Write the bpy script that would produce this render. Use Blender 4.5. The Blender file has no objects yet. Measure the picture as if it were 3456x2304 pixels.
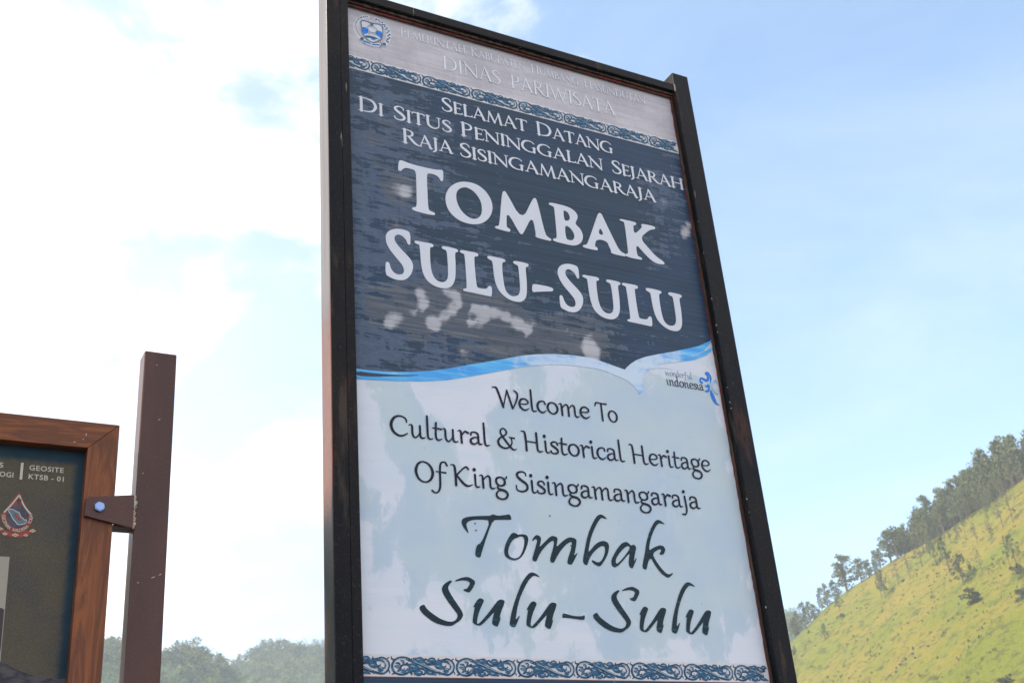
import bpy, bmesh, math, random
import numpy as np
from mathutils import Vector, Matrix, geometry
from math import radians as rad, sin, cos, pi

# ------------------------------------------------------------------ camera, world, sun, exposure
scene = bpy.context.scene
COL = scene.collection
cd = bpy.data.cameras.new('camera')
cam = bpy.data.objects.new('camera', cd)
COL.objects.link(cam)
yaw, pitch, roll = -0.524494719, 0.456368082, -0.0887397729
cam.matrix_world = Matrix.Translation((0, 0, 1.6)) @ Matrix.Rotation(yaw, 4, 'Z') @ Matrix.Rotation(pi/2 + pitch, 4, 'X') @ Matrix.Rotation(roll, 4, 'Z')
cd.sensor_fit = 'HORIZONTAL'
cd.sensor_width = 22.3
cd.lens = 22.3*3980.4/3456
cd.clip_start = 0.05
cd.clip_end = 9000
cd.dof.use_dof = True
cd.dof.focus_distance = 3.3
cd.dof.aperture_fstop = 7.1
scene.camera = cam

SUN_EL, SUN_AZ = 52.0, -78.0            # azimuth clockwise from +Y
sd = bpy.data.lights.new('sun', 'SUN')
sd.energy = 3.6
sd.angle = rad(0.5)
sd.color = (1.0, 0.95, 0.86)
sun = bpy.data.objects.new('sun', sd)
COL.objects.link(sun)
sv = Vector((sin(rad(SUN_AZ))*cos(rad(SUN_EL)), cos(rad(SUN_AZ))*cos(rad(SUN_EL)), sin(rad(SUN_EL))))
sun.rotation_euler = sv.to_track_quat('Z', 'Y').to_euler()
sun.location = (0, 0, 30)

vs = scene.view_settings
vs.view_transform = 'Standard'
vs.look = 'None'
vs.gamma = 1.0
vs.use_curve_mapping = False
vs.exposure = 1.02
scene.cycles.use_denoising = True
scene.cycles.volume_bounces = 1
scene.cycles.max_bounces = 8

world = bpy.data.worlds.new('World')
scene.world = world
world.use_nodes = True
wt = world.node_tree
wt.nodes.clear()

class NT:
    """small helper round a node tree"""
    def __init__(s, tree): s.t = tree
    def n(s, typ, **kw):
        nd = s.t.nodes.new(typ)
        for k, v in kw.items(): setattr(nd, k, v)
        return nd
    def put(s, sock, v):
        if isinstance(v, bpy.types.NodeSocket): s.t.links.new(v, sock)
        elif v is not None:
            if isinstance(v, (tuple, list)) and len(v) == 3 and sock.type == 'RGBA': v = (*v, 1)
            sock.default_value = v
    def math(s, op, a, b=None, c=None, clamp=False):
        nd = s.n('ShaderNodeMath', operation=op, use_clamp=clamp)
        s.put(nd.inputs[0], a); s.put(nd.inputs[1], b)
        if c is not None: s.put(nd.inputs[2], c)
        return nd.outputs[0]
    def noise(s, vec, scale, detail=4, rough=0.55, dist=0.0, out=0):
        nd = s.n('ShaderNodeTexNoise')
        s.put(nd.inputs['Vector'], vec); nd.inputs['Scale'].default_value = scale
        nd.inputs['Detail'].default_value = detail; nd.inputs['Roughness'].default_value = rough
        nd.inputs['Distortion'].default_value = dist
        return nd.outputs[out]
    def map(s, v, a, b, c=0.0, d=1.0, smooth=True):
        nd = s.n('ShaderNodeMapRange')
        nd.interpolation_type = 'SMOOTHSTEP' if smooth else 'LINEAR'
        s.put(nd.inputs['Value'], v)
        for i, x in zip(('From Min', 'From Max', 'To Min', 'To Max'), (a, b, c, d)): s.put(nd.inputs[i], x)
        return nd.outputs[0]
    def mix(s, f, a, b, mode='MIX'):
        nd = s.n('ShaderNodeMix', data_type='RGBA', blend_type=mode)
        s.put(nd.inputs[0], f); s.put(nd.inputs[6], a); s.put(nd.inputs[7], b)
        return nd.outputs[2]
    def scale(s, vec, v):
        nd = s.n('ShaderNodeMapping')
        s.put(nd.inputs['Vector'], vec); nd.inputs['Scale'].default_value = v
        return nd.outputs[0]
    def obj(s): return s.n('ShaderNodeTexCoord').outputs['Object']
    def geo(s): return s.n('ShaderNodeNewGeometry').outputs['Position']
    def nrm(s, n, k): return s.math('MULTIPLY', s.math('SUBTRACT', n, 0.5), 4.0*k)
    def attr(s, name): return s.n('ShaderNodeAttribute', attribute_name=name).outputs['Fac']

W = NT(wt)
sky = W.n('ShaderNodeTexSky', sky_type='NISHITA')
sky.sun_disc = False
sky.sun_elevation = rad(SUN_EL)
sky.sun_rotation = rad(SUN_AZ)
sky.air_density = 1.0
sky.dust_density = 0.8
sky.ozone_density = 1.0
sky.altitude = 1000
gen = W.n('ShaderNodeTexCoord').outputs['Generated']
def wdot(v):
    nd = W.n('ShaderNodeVectorMath', operation='DOT_PRODUCT')
    W.put(nd.inputs[0], gen); nd.inputs[1].default_value = v
    return nd.outputs['Value']
# clouds: broad cover towards the sun's side, thinning out to the east
cover = W.map(wdot((sin(rad(-115)), cos(rad(-115)), 0.0)), -0.90, -0.38, -0.27, 0.095)  # turned to fill the unseen sky behind the camera, brightening the sign
stretch = W.scale(gen, (1.0, 1.0, 1.7))
n1 = W.map(W.noise(stretch, 3.6, 9, 0.58, 0.25), 0.0, 1.0, -0.22, 1.22, False)
n2 = W.noise(W.scale(gen, (1.3, 1.3, 3.4)), 2.0, 5, 0.6, 0.6)
cl = W.math('ADD', W.math('ADD', n1, W.math('MULTIPLY', W.math('SUBTRACT', n2, 0.5), 0.35)), cover)
clf = W.map(cl, 0.42, 0.66)
# thin high veil, thicker towards the horizon
zz = W.n('ShaderNodeSeparateXYZ'); W.put(zz.inputs[0], gen)
veil = W.math('MULTIPLY', W.map(zz.outputs[2], 0.75, 0.10, 0.07, 0.27), W.map(W.noise(W.scale(gen, (1, 1, 2.6)), 2.6, 6, 0.6, 0.8), 0.3, 0.7, 0.65, 1.35))
veil = W.math('ADD', veil, W.map(wdot((sin(rad(-75)), cos(rad(-75)), 0.0)), -0.35, 0.40, 0.0, 0.42))   # glare of thin cloud round the sun's side
clf = W.math('MAXIMUM', clf, W.math('ADD', veil, W.math('MULTIPLY', clf, 0.8)))
clf = W.math('MINIMUM', clf, 1.0)
skyc = W.mix(1.0, sky.outputs[0], (0.86, 1.09, 1.12), 'MULTIPLY')
bg1 = W.n('ShaderNodeBackground'); W.put(bg1.inputs[0], skyc); bg1.inputs[1].default_value = 0.145
bg2 = W.n('ShaderNodeBackground'); W.put(bg2.inputs[0], (1.0, 0.99, 0.985)); bg2.inputs[1].default_value = 0.85
ms = W.n('ShaderNodeMixShader')
W.put(ms.inputs[0], clf); wt.links.new(bg1.outputs[0], ms.inputs[1]); wt.links.new(bg2.outputs[0], ms.inputs[2])
wo = W.n('ShaderNodeOutputWorld'); wt.links.new(ms.outputs[0], wo.inputs[0])

# ------------------------------------------------------------------ helpers
def srgb(r, g, b):
    f = lambda c: (c/255/12.92) if c/255 <= 0.04045 else ((c/255+0.055)/1.055)**2.4
    return (f(r), f(g), f(b))

def material(name, col=(0.5, 0.5, 0.5), rough=0.6, fn=None, spec=0.5, metal=0.0):
    m = bpy.data.materials.new(name)
    m.use_nodes = True
    T = NT(m.node_tree)
    b = m.node_tree.nodes['Principled BSDF']
    b.inputs['Base Color'].default_value = (*col, 1)
    b.inputs['Roughness'].default_value = rough
    b.inputs['Specular IOR Level'].default_value = spec
    b.inputs['Metallic'].default_value = metal
    if fn: fn(T, b)
    return m

def bumpit(T, b, h, strength=0.3, dist=0.01):
    nd = T.n('ShaderNodeBump'); nd.inputs['Strength'].default_value = strength; nd.inputs['Distance'].default_value = dist
    T.put(nd.inputs['Height'], h); T.t.links.new(nd.outputs[0], b.inputs['Normal'])

def mesh_obj(name, verts, faces, mat, parent=None, smooth=False):
    me = bpy.data.meshes.new(name)
    me.from_pydata(verts, [], faces)
    if mat is not None: me.materials.append(mat)
    if smooth:
        for p in me.polygons: p.use_smooth = True
    o = bpy.data.objects.new(name, me)
    COL.objects.link(o)
    if parent is not None: o.parent = parent
    return o

def empty(name, label, cat, loc=(0, 0, 0), group=None):
    o = bpy.data.objects.new(name, None); COL.objects.link(o)
    o.location = loc; o.empty_display_size = 0.2
    o['label'] = label; o['category'] = cat
    if group: o['group'] = group
    return o

def child_at(o, par):                      # parts are modelled in world coordinates; keep them there
    o.parent = par
    o.matrix_parent_inverse = Matrix.Identity(4)
    root = par; off = Vector((0, 0, 0))
    while root is not None:
        off += root.location; root = root.parent
    o.location = -off
    return o

def box(name, x0, x1, y0, y1, z0, z1, mat, par=None, bev=0.0):
    bm = bmesh.new()
    bmesh.ops.create_cube(bm, size=1.0)
    for v in bm.verts:
        v.co = Vector(((x0+x1)/2+v.co.x*(x1-x0), (y0+y1)/2+v.co.y*(y1-y0), (z0+z1)/2+v.co.z*(z1-z0)))
    if bev > 0: bmesh.ops.bevel(bm, geom=bm.edges[:], offset=bev, segments=3, profile=0.6, affect='EDGES')
    me = bpy.data.meshes.new(name); bm.to_mesh(me); bm.free()
    me.materials.append(mat)
    for p in me.polygons: p.use_smooth = bev > 0 and p.area < max(x1-x0, z1-z0)*bev*1.2
    o = bpy.data.objects.new(name, me); COL.objects.link(o)
    if par is not None: child_at(o, par)
    return o

def chaikin(p, n=2):
    for _ in range(n):
        q = []
        for i in range(len(p)):
            a, b = p[i], p[(i+1) % len(p)]
            q.append((a[0]*.75+b[0]*.25, a[1]*.75+b[1]*.25)); q.append((a[0]*.25+b[0]*.75, a[1]*.25+b[1]*.75))
        p = q
    return p

class Print:
    """flat coloured shapes standing a few tenths of a millimetre proud of a plane facing -Y"""
    def __init__(s, y): s.y = y; s.v = []; s.f = []; s.lift = 0.0; s.m = []; s.cur = 0
    def poly(s, loops, smooth=2, thick=0.0):
        loops = [chaikin(l, smooth) if smooth else list(l) for l in loops]
        tris = geometry.tessellate_polygon([[Vector((x, z, 0)) for x, z in l] for l in loops])
        pts = [p for l in loops for p in l]
        base = len(s.v); y = s.y - s.lift - thick
        s.v += [(x, y, z) for x, z in pts]
        for t in tris:
            a, b, c = (pts[i] for i in t)
            if (b[0]-a[0])*(c[1]-a[1])-(b[1]-a[1])*(c[0]-a[0]) < 0: t = (t[0], t[2], t[1])
            s.f.append(tuple(base+i for i in t)); s.m.append(s.cur)
        if thick > 0:
            k = base
            for l in loops:
                n = len(l); b2 = len(s.v)
                s.v += [(x, s.y+0.0001, z) for x, z in l]
                for i in range(n):
                    j = (i+1) % n
                    s.f.append((k+i, b2+i, b2+j, k+j)); s.m.append(s.cur)
                k += n
        s.lift += 0.00006
    def stroke(s, pts, closed=False, sub=5, cap=True):
        """pts: (x, z, half width), drawn as one smooth ribbon"""
        P = [np.array(p, float) for p in pts]
        if len(P) > 2:
            Q = [P[0]*2-P[1]]+P+[P[-1]*2-P[-2]]
            if np.allclose(P[0][:2], P[-1][:2]): Q[0] = P[-2]; Q[-1] = P[1]
            R = []
            for i in range(1, len(Q)-2):
                for k in range(sub):
                    t = k/sub
                    R.append(0.5*((2*Q[i])+(-Q[i-1]+Q[i+1])*t+(2*Q[i-1]-5*Q[i]+4*Q[i+1]-Q[i+2])*t*t+(-Q[i-1]+3*Q[i]-3*Q[i+1]+Q[i+2])*t**3))
            R.append(P[-1])
        else: R = P
        R = np.array(R); R[:, 2] = np.maximum(R[:, 2], 1e-5)
        T = np.gradient(R[:, :2], axis=0); T /= np.maximum(np.linalg.norm(T, axis=1, keepdims=True), 1e-9)
        Nn = np.stack([-T[:, 1], T[:, 0]], 1)
        n = len(R); base = len(s.v); y0 = s.y-s.lift; dy = 0.00012
        for i in range(n):
            y = y0-dy*i/n
            a = R[i, :2]+Nn[i]*R[i, 2]; b = R[i, :2]-Nn[i]*R[i, 2]
            s.v.append((a[0], y, a[1])); s.v.append((b[0], y, b[1]))
        for i in range(n-1):
            s.f.append((base+2*i, base+2*i+1, base+2*i+3, base+2*i+2)); s.m.append(s.cur)
        if cap:
            for i, sg in ((0, -1), (n-1, 1)):
                k = len(s.v); y = y0-dy*i/n; c = R[i, :2]; r = R[i, 2]
                a0 = math.atan2(Nn[i][1], Nn[i][0])
                fan = [base+2*i]
                for q in range(1, 4):
                    a = a0-sg*pi*q/4
                    s.v.append((c[0]+r*cos(a), y, c[1]+r*sin(a))); fan.append(k+q-1)
                fan.append(base+2*i+1)
                s.f.append(tuple(fan) if sg < 0 else tuple(reversed(fan))); s.m.append(s.cur)
        s.lift += 0.00014
    def build(s, name, mats, par):
        if not isinstance(mats, (list, tuple)): mats = [mats]
        o = mesh_obj(name, s.v, s.f, None)
        for m in mats: o.data.materials.append(m)
        o.data.polygons.foreach_set('material_index', s.m)
        child_at(o, par)
        return o

def gridcut(o, step):
    bm = bmesh.new(); bm.from_mesh(o.data)
    xs = [v.co.x for v in bm.verts]; zs = [v.co.z for v in bm.verts]
    for a, b, no in ((min(xs), max(xs), (1, 0, 0)), (min(zs), max(zs), (0, 0, 1))):
        k = a+step
        while k < b:
            bmesh.ops.bisect_plane(bm, geom=bm.verts[:]+bm.edges[:]+bm.faces[:], plane_co=(k, 0, 0) if no[0] else (0, 0, k), plane_no=no)
            k += step
    bm.to_mesh(o.data); bm.free()

def paint(o, name, blobs, reach=1.75):
    """wear map: soft round dabs (x, z, radius, strength) summed on the vertices"""
    co = np.empty(len(o.data.vertices)*3, np.float32); o.data.vertices.foreach_get('co', co); co = co.reshape(-1, 3)
    val = np.zeros(len(co), np.float32)
    for x, z, r, st in blobs:
        d = np.sqrt((co[:, 0]-x)**2+(co[:, 2]-z)**2)/r
        v = st*np.clip(reach-d, 0, 1)
        val = np.maximum(val, v)*0.75+0.25*np.clip(val+v, 0, 1.3)
    val = np.minimum(val, .85 if name == 'slate' else 1.3)
    a = o.data.attributes.new(name, 'FLOAT', 'POINT'); a.data.foreach_set('value', val)

# ---- measured shapes, metres (x, z) on the sign's own plane
BIG=[[[[1.1784,3.6101],[1.1845,3.6135],[1.2035,3.6098],[1.2274,3.6071],[1.2613,3.6065],[1.2955,3.6071],[1.3167,3.6121],[1.3202,3.6084],[1.3183,3.5757],[1.3143,3.5707],[1.3094,3.5714],[1.3051,3.5818],[1.2957,3.5883],[1.2799,3.5895],[1.2659,3.5876],[1.2648,3.5573],[1.2638,3.4913],[1.2643,3.4655],[1.2679,3.4573],[1.2822,3.4554],[1.2856,3.451],[1.2829,3.446],[1.2673,3.4442],[1.2388,3.4455],[1.2164,3.4468],[1.2119,3.4522],[1.2145,3.4572],[1.2229,3.4591],[1.2274,3.4653],[1.2287,3.4832],[1.2307,3.549],[1.2309,3.5887],[1.2122,3.5907],[1.1979,3.5897],[1.1893,3.5836],[1.1841,3.5749],[1.177,3.5739],[1.1737,3.5797]]],[[[1.3912,3.5895],[1.363,3.5791],[1.3368,3.5561],[1.3227,3.5262],[1.3211,3.4995],[1.3292,3.4725],[1.3475,3.4532],[1.3737,3.4422],[1.4081,3.4414],[1.4388,3.4527],[1.4633,3.4766],[1.4756,3.5033],[1.4778,3.5306],[1.4696,3.5556],[1.4534,3.5761],[1.4265,3.59]],[[1.3873,3.5691],[1.3665,3.5566],[1.3573,3.5371],[1.3575,3.5132],[1.3646,3.4911],[1.3782,3.4732],[1.3972,3.4618],[1.4146,3.4617],[1.4303,3.4718],[1.4399,3.4898],[1.4417,3.5169],[1.4354,3.5395],[1.4216,3.5577],[1.4047,3.5671]]],[[[1.4816,3.4529],[1.4906,3.4548],[1.4963,3.4627],[1.514,3.577],[1.5211,3.5877],[1.5292,3.5847],[1.5746,3.4907],[1.6194,3.5785],[1.6275,3.5873],[1.6359,3.5838],[1.6518,3.4633],[1.6613,3.4532],[1.6722,3.4488],[1.6721,3.4426],[1.6639,3.4404],[1.6377,3.4415],[1.619,3.4436],[1.617,3.4491],[1.6202,3.4551],[1.6133,3.5202],[1.5758,3.4482],[1.5688,3.4422],[1.5626,3.4454],[1.5253,3.5173],[1.5192,3.4625],[1.5225,3.4557],[1.53,3.4542],[1.532,3.448],[1.5277,3.4426],[1.5188,3.4425],[1.4834,3.4446],[1.4794,3.4484]]],[[[1.6806,3.5825],[1.7064,3.5835],[1.7444,3.5825],[1.7681,3.574],[1.7788,3.5597],[1.7779,3.5456],[1.7643,3.5237],[1.7824,3.5106],[1.7903,3.4903],[1.7871,3.4705],[1.7754,3.453],[1.755,3.442],[1.7332,3.4401],[1.6814,3.4427],[1.6779,3.4473],[1.6812,3.4528],[1.6879,3.4535],[1.693,3.4586],[1.694,3.4723],[1.6963,3.5659],[1.6928,3.5706],[1.6795,3.5731],[1.6775,3.5768]],[[1.7273,3.5647],[1.7271,3.5273],[1.738,3.5275],[1.7486,3.5362],[1.7499,3.5476],[1.7446,3.5603],[1.7355,3.5643]],[[1.7264,3.5088],[1.7255,3.4614],[1.7353,3.4581],[1.7476,3.4594],[1.757,3.4695],[1.7586,3.4835],[1.7533,3.496],[1.7412,3.5085]]],[[[1.8636,3.5864],[1.871,3.5833],[1.8744,3.5728],[1.9137,3.4724],[1.9254,3.4555],[1.9416,3.4519],[1.9401,3.442],[1.9375,3.4411],[1.8981,3.4411],[1.8868,3.4448],[1.8889,3.4521],[1.8844,3.4635],[1.8775,3.4847],[1.8384,3.4847],[1.8276,3.4544],[1.8372,3.4537],[1.8391,3.4472],[1.8363,3.4412],[1.7876,3.442],[1.7841,3.4467],[1.7875,3.4523],[1.7987,3.4538],[1.8075,3.4693],[1.8537,3.5738],[1.8576,3.5817]],[[1.8586,3.5323],[1.8474,3.504],[1.8697,3.5041]]],[[[1.9414,3.5813],[1.9954,3.5814],[2.0014,3.5784],[2.0005,3.5725],[1.9949,3.5684],[1.9875,3.5673],[1.9865,3.5311],[2.0196,3.5638],[2.0225,3.5716],[2.0202,3.5754],[2.024,3.5811],[2.0704,3.5821],[2.0753,3.576],[2.0724,3.5705],[2.0575,3.5664],[2.0412,3.5557],[2.0069,3.5228],[2.0417,3.485],[2.0619,3.4653],[2.085,3.454],[2.0906,3.4473],[2.0879,3.4418],[2.0635,3.4391],[2.0413,3.4458],[2.0159,3.4685],[1.9874,3.4989],[1.9866,3.4556],[1.9919,3.4525],[2.0029,3.4497],[2.0037,3.4452],[2.0001,3.4408],[1.9404,3.4414],[1.9419,3.452],[1.9515,3.4539],[1.9538,3.4613],[1.9559,3.5683],[1.9508,3.5729],[1.9394,3.5738],[1.9372,3.5778]]],[[[1.1652,3.3751],[1.1894,3.3754],[1.2032,3.3701],[1.2023,3.3329],[1.1988,3.3289],[1.1938,3.3297],[1.1893,3.3438],[1.1783,3.3538],[1.1657,3.3565],[1.1567,3.3505],[1.1531,3.3415],[1.1558,3.3285],[1.1714,3.3101],[1.1957,3.2881],[1.2063,3.2714],[1.2069,3.2554],[1.2009,3.2355],[1.1889,3.2186],[1.1722,3.2083],[1.1499,3.2072],[1.1329,3.2131],[1.1232,3.2178],[1.1237,3.2548],[1.1284,3.2606],[1.1357,3.2572],[1.1377,3.2444],[1.1446,3.2312],[1.1555,3.2254],[1.1655,3.2254],[1.1757,3.2306],[1.1791,3.2419],[1.1767,3.2547],[1.1648,3.2697],[1.1432,3.2935],[1.1303,3.315],[1.1265,3.3359],[1.1304,3.353],[1.1434,3.3668]]],[[[1.2175,3.347],[1.2393,3.3467],[1.2678,3.348],[1.2741,3.3438],[1.273,3.3381],[1.2684,3.3352],[1.2619,3.3344],[1.2605,3.293],[1.2618,3.2608],[1.2683,3.2378],[1.2805,3.2268],[1.2945,3.2254],[1.3065,3.2317],[1.3132,3.2438],[1.3156,3.2659],[1.3158,3.3207],[1.3146,3.3309],[1.3114,3.335],[1.3016,3.3371],[1.2993,3.3416],[1.303,3.3465],[1.3174,3.3473],[1.3464,3.3464],[1.352,3.342],[1.3505,3.3361],[1.3403,3.3335],[1.3407,3.2982],[1.338,3.2567],[1.3326,3.234],[1.3225,3.2173],[1.3037,3.2071],[1.2781,3.2068],[1.2581,3.2145],[1.2435,3.2277],[1.2345,3.2501],[1.2312,3.2871],[1.2309,3.3334],[1.2272,3.3359],[1.2163,3.338],[1.2144,3.3414]]],[[[1.3602,3.3459],[1.3864,3.3463],[1.4119,3.3465],[1.417,3.3414],[1.4146,3.3353],[1.4097,3.3337],[1.4021,3.3327],[1.4016,3.2965],[1.4028,3.2337],[1.4072,3.2291],[1.4232,3.2288],[1.4354,3.2311],[1.4407,3.2408],[1.4471,3.2437],[1.4529,3.239],[1.4501,3.2112],[1.4456,3.2076],[1.3873,3.2105],[1.3637,3.2102],[1.3587,3.2133],[1.3603,3.2182],[1.3683,3.2196],[1.3721,3.2252],[1.3719,3.3294],[1.3695,3.3345],[1.3585,3.3364],[1.3567,3.3407]]],[[[1.4484,3.345],[1.5004,3.3442],[1.5055,3.3396],[1.5037,3.3342],[1.493,3.3315],[1.4916,3.2892],[1.4937,3.2508],[1.4989,3.2325],[1.5117,3.2224],[1.5267,3.223],[1.5398,3.2303],[1.5463,3.2467],[1.5475,3.2776],[1.5475,3.3282],[1.5437,3.3317],[1.5341,3.3335],[1.5304,3.3384],[1.5336,3.3439],[1.5477,3.3453],[1.5785,3.3443],[1.5836,3.3396],[1.5808,3.3334],[1.5707,3.3305],[1.5716,3.2878],[1.5683,3.2453],[1.5627,3.2249],[1.5503,3.2102],[1.532,3.2056],[1.5076,3.208],[1.4844,3.2216],[1.4698,3.2408],[1.4629,3.2725],[1.4618,3.3252],[1.4594,3.3298],[1.4475,3.3336],[1.4452,3.3387]]],[[[1.5929,3.2778],[1.6241,3.2787],[1.6502,3.2777],[1.66,3.2738],[1.6599,3.2688],[1.6559,3.264],[1.6321,3.2591],[1.6023,3.2526],[1.593,3.2494],[1.5872,3.2513],[1.5871,3.2603],[1.5893,3.2726]]],[[[1.7203,3.372],[1.7445,3.3723],[1.7583,3.367],[1.7574,3.3298],[1.7539,3.3258],[1.7489,3.3266],[1.7444,3.3407],[1.7334,3.3507],[1.7208,3.3534],[1.7118,3.3474],[1.7082,3.3384],[1.7109,3.3254],[1.7265,3.307],[1.7508,3.285],[1.7614,3.2683],[1.762,3.2523],[1.756,3.2324],[1.744,3.2155],[1.7273,3.2052],[1.705,3.2041],[1.688,3.21],[1.6783,3.2147],[1.6788,3.2517],[1.6835,3.2575],[1.6908,3.2541],[1.6928,3.2413],[1.6997,3.2281],[1.7106,3.2223],[1.7206,3.2223],[1.7308,3.2275],[1.7342,3.2388],[1.7318,3.2516],[1.7199,3.2666],[1.6983,3.2904],[1.6854,3.3119],[1.6816,3.3328],[1.6855,3.3499],[1.6985,3.3637]]],[[[1.7726,3.3439],[1.7944,3.3436],[1.8229,3.3449],[1.8292,3.3407],[1.8281,3.335],[1.8235,3.3321],[1.817,3.3313],[1.8156,3.2899],[1.8169,3.2577],[1.8234,3.2347],[1.8356,3.2237],[1.8496,3.2223],[1.8616,3.2286],[1.8683,3.2407],[1.8707,3.2628],[1.8709,3.3176],[1.8697,3.3278],[1.8665,3.3319],[1.8567,3.334],[1.8544,3.3385],[1.8581,3.3434],[1.8725,3.3442],[1.9015,3.3433],[1.9071,3.3389],[1.9056,3.333],[1.8954,3.3304],[1.8958,3.2951],[1.8931,3.2536],[1.8877,3.2309],[1.8776,3.2142],[1.8588,3.204],[1.8332,3.2037],[1.8132,3.2114],[1.7986,3.2246],[1.7896,3.247],[1.7863,3.284],[1.786,3.3303],[1.7823,3.3328],[1.7714,3.3349],[1.7695,3.3383]]],[[[1.9153,3.3428],[1.9415,3.3432],[1.967,3.3434],[1.9721,3.3383],[1.9697,3.3322],[1.9648,3.3306],[1.9572,3.3296],[1.9567,3.2934],[1.9579,3.2306],[1.9623,3.226],[1.9783,3.2257],[1.9905,3.228],[1.9958,3.2377],[2.0022,3.2406],[2.008,3.2359],[2.0052,3.2081],[2.0007,3.2045],[1.9424,3.2074],[1.9188,3.2071],[1.9138,3.2102],[1.9154,3.2151],[1.9234,3.2165],[1.9272,3.2221],[1.927,3.3263],[1.9246,3.3314],[1.9136,3.3333],[1.9118,3.3376]]],[[[2.0035,3.3419],[2.0555,3.3411],[2.0606,3.3365],[2.0588,3.3311],[2.0481,3.3284],[2.0467,3.2861],[2.0488,3.2477],[2.054,3.2294],[2.0668,3.2193],[2.0818,3.2199],[2.0949,3.2272],[2.1014,3.2436],[2.1026,3.2745],[2.1026,3.3251],[2.0988,3.3286],[2.0892,3.3304],[2.0855,3.3353],[2.0887,3.3408],[2.1028,3.3422],[2.1336,3.3412],[2.1387,3.3365],[2.1359,3.3303],[2.1258,3.3274],[2.1267,3.2847],[2.1234,3.2422],[2.1178,3.2218],[2.1054,3.2071],[2.0871,3.2025],[2.0627,3.2049],[2.0395,3.2185],[2.0249,3.2377],[2.018,3.2694],[2.0169,3.3221],[2.0145,3.3267],[2.0026,3.3305],[2.0003,3.3356]]]]
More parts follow.
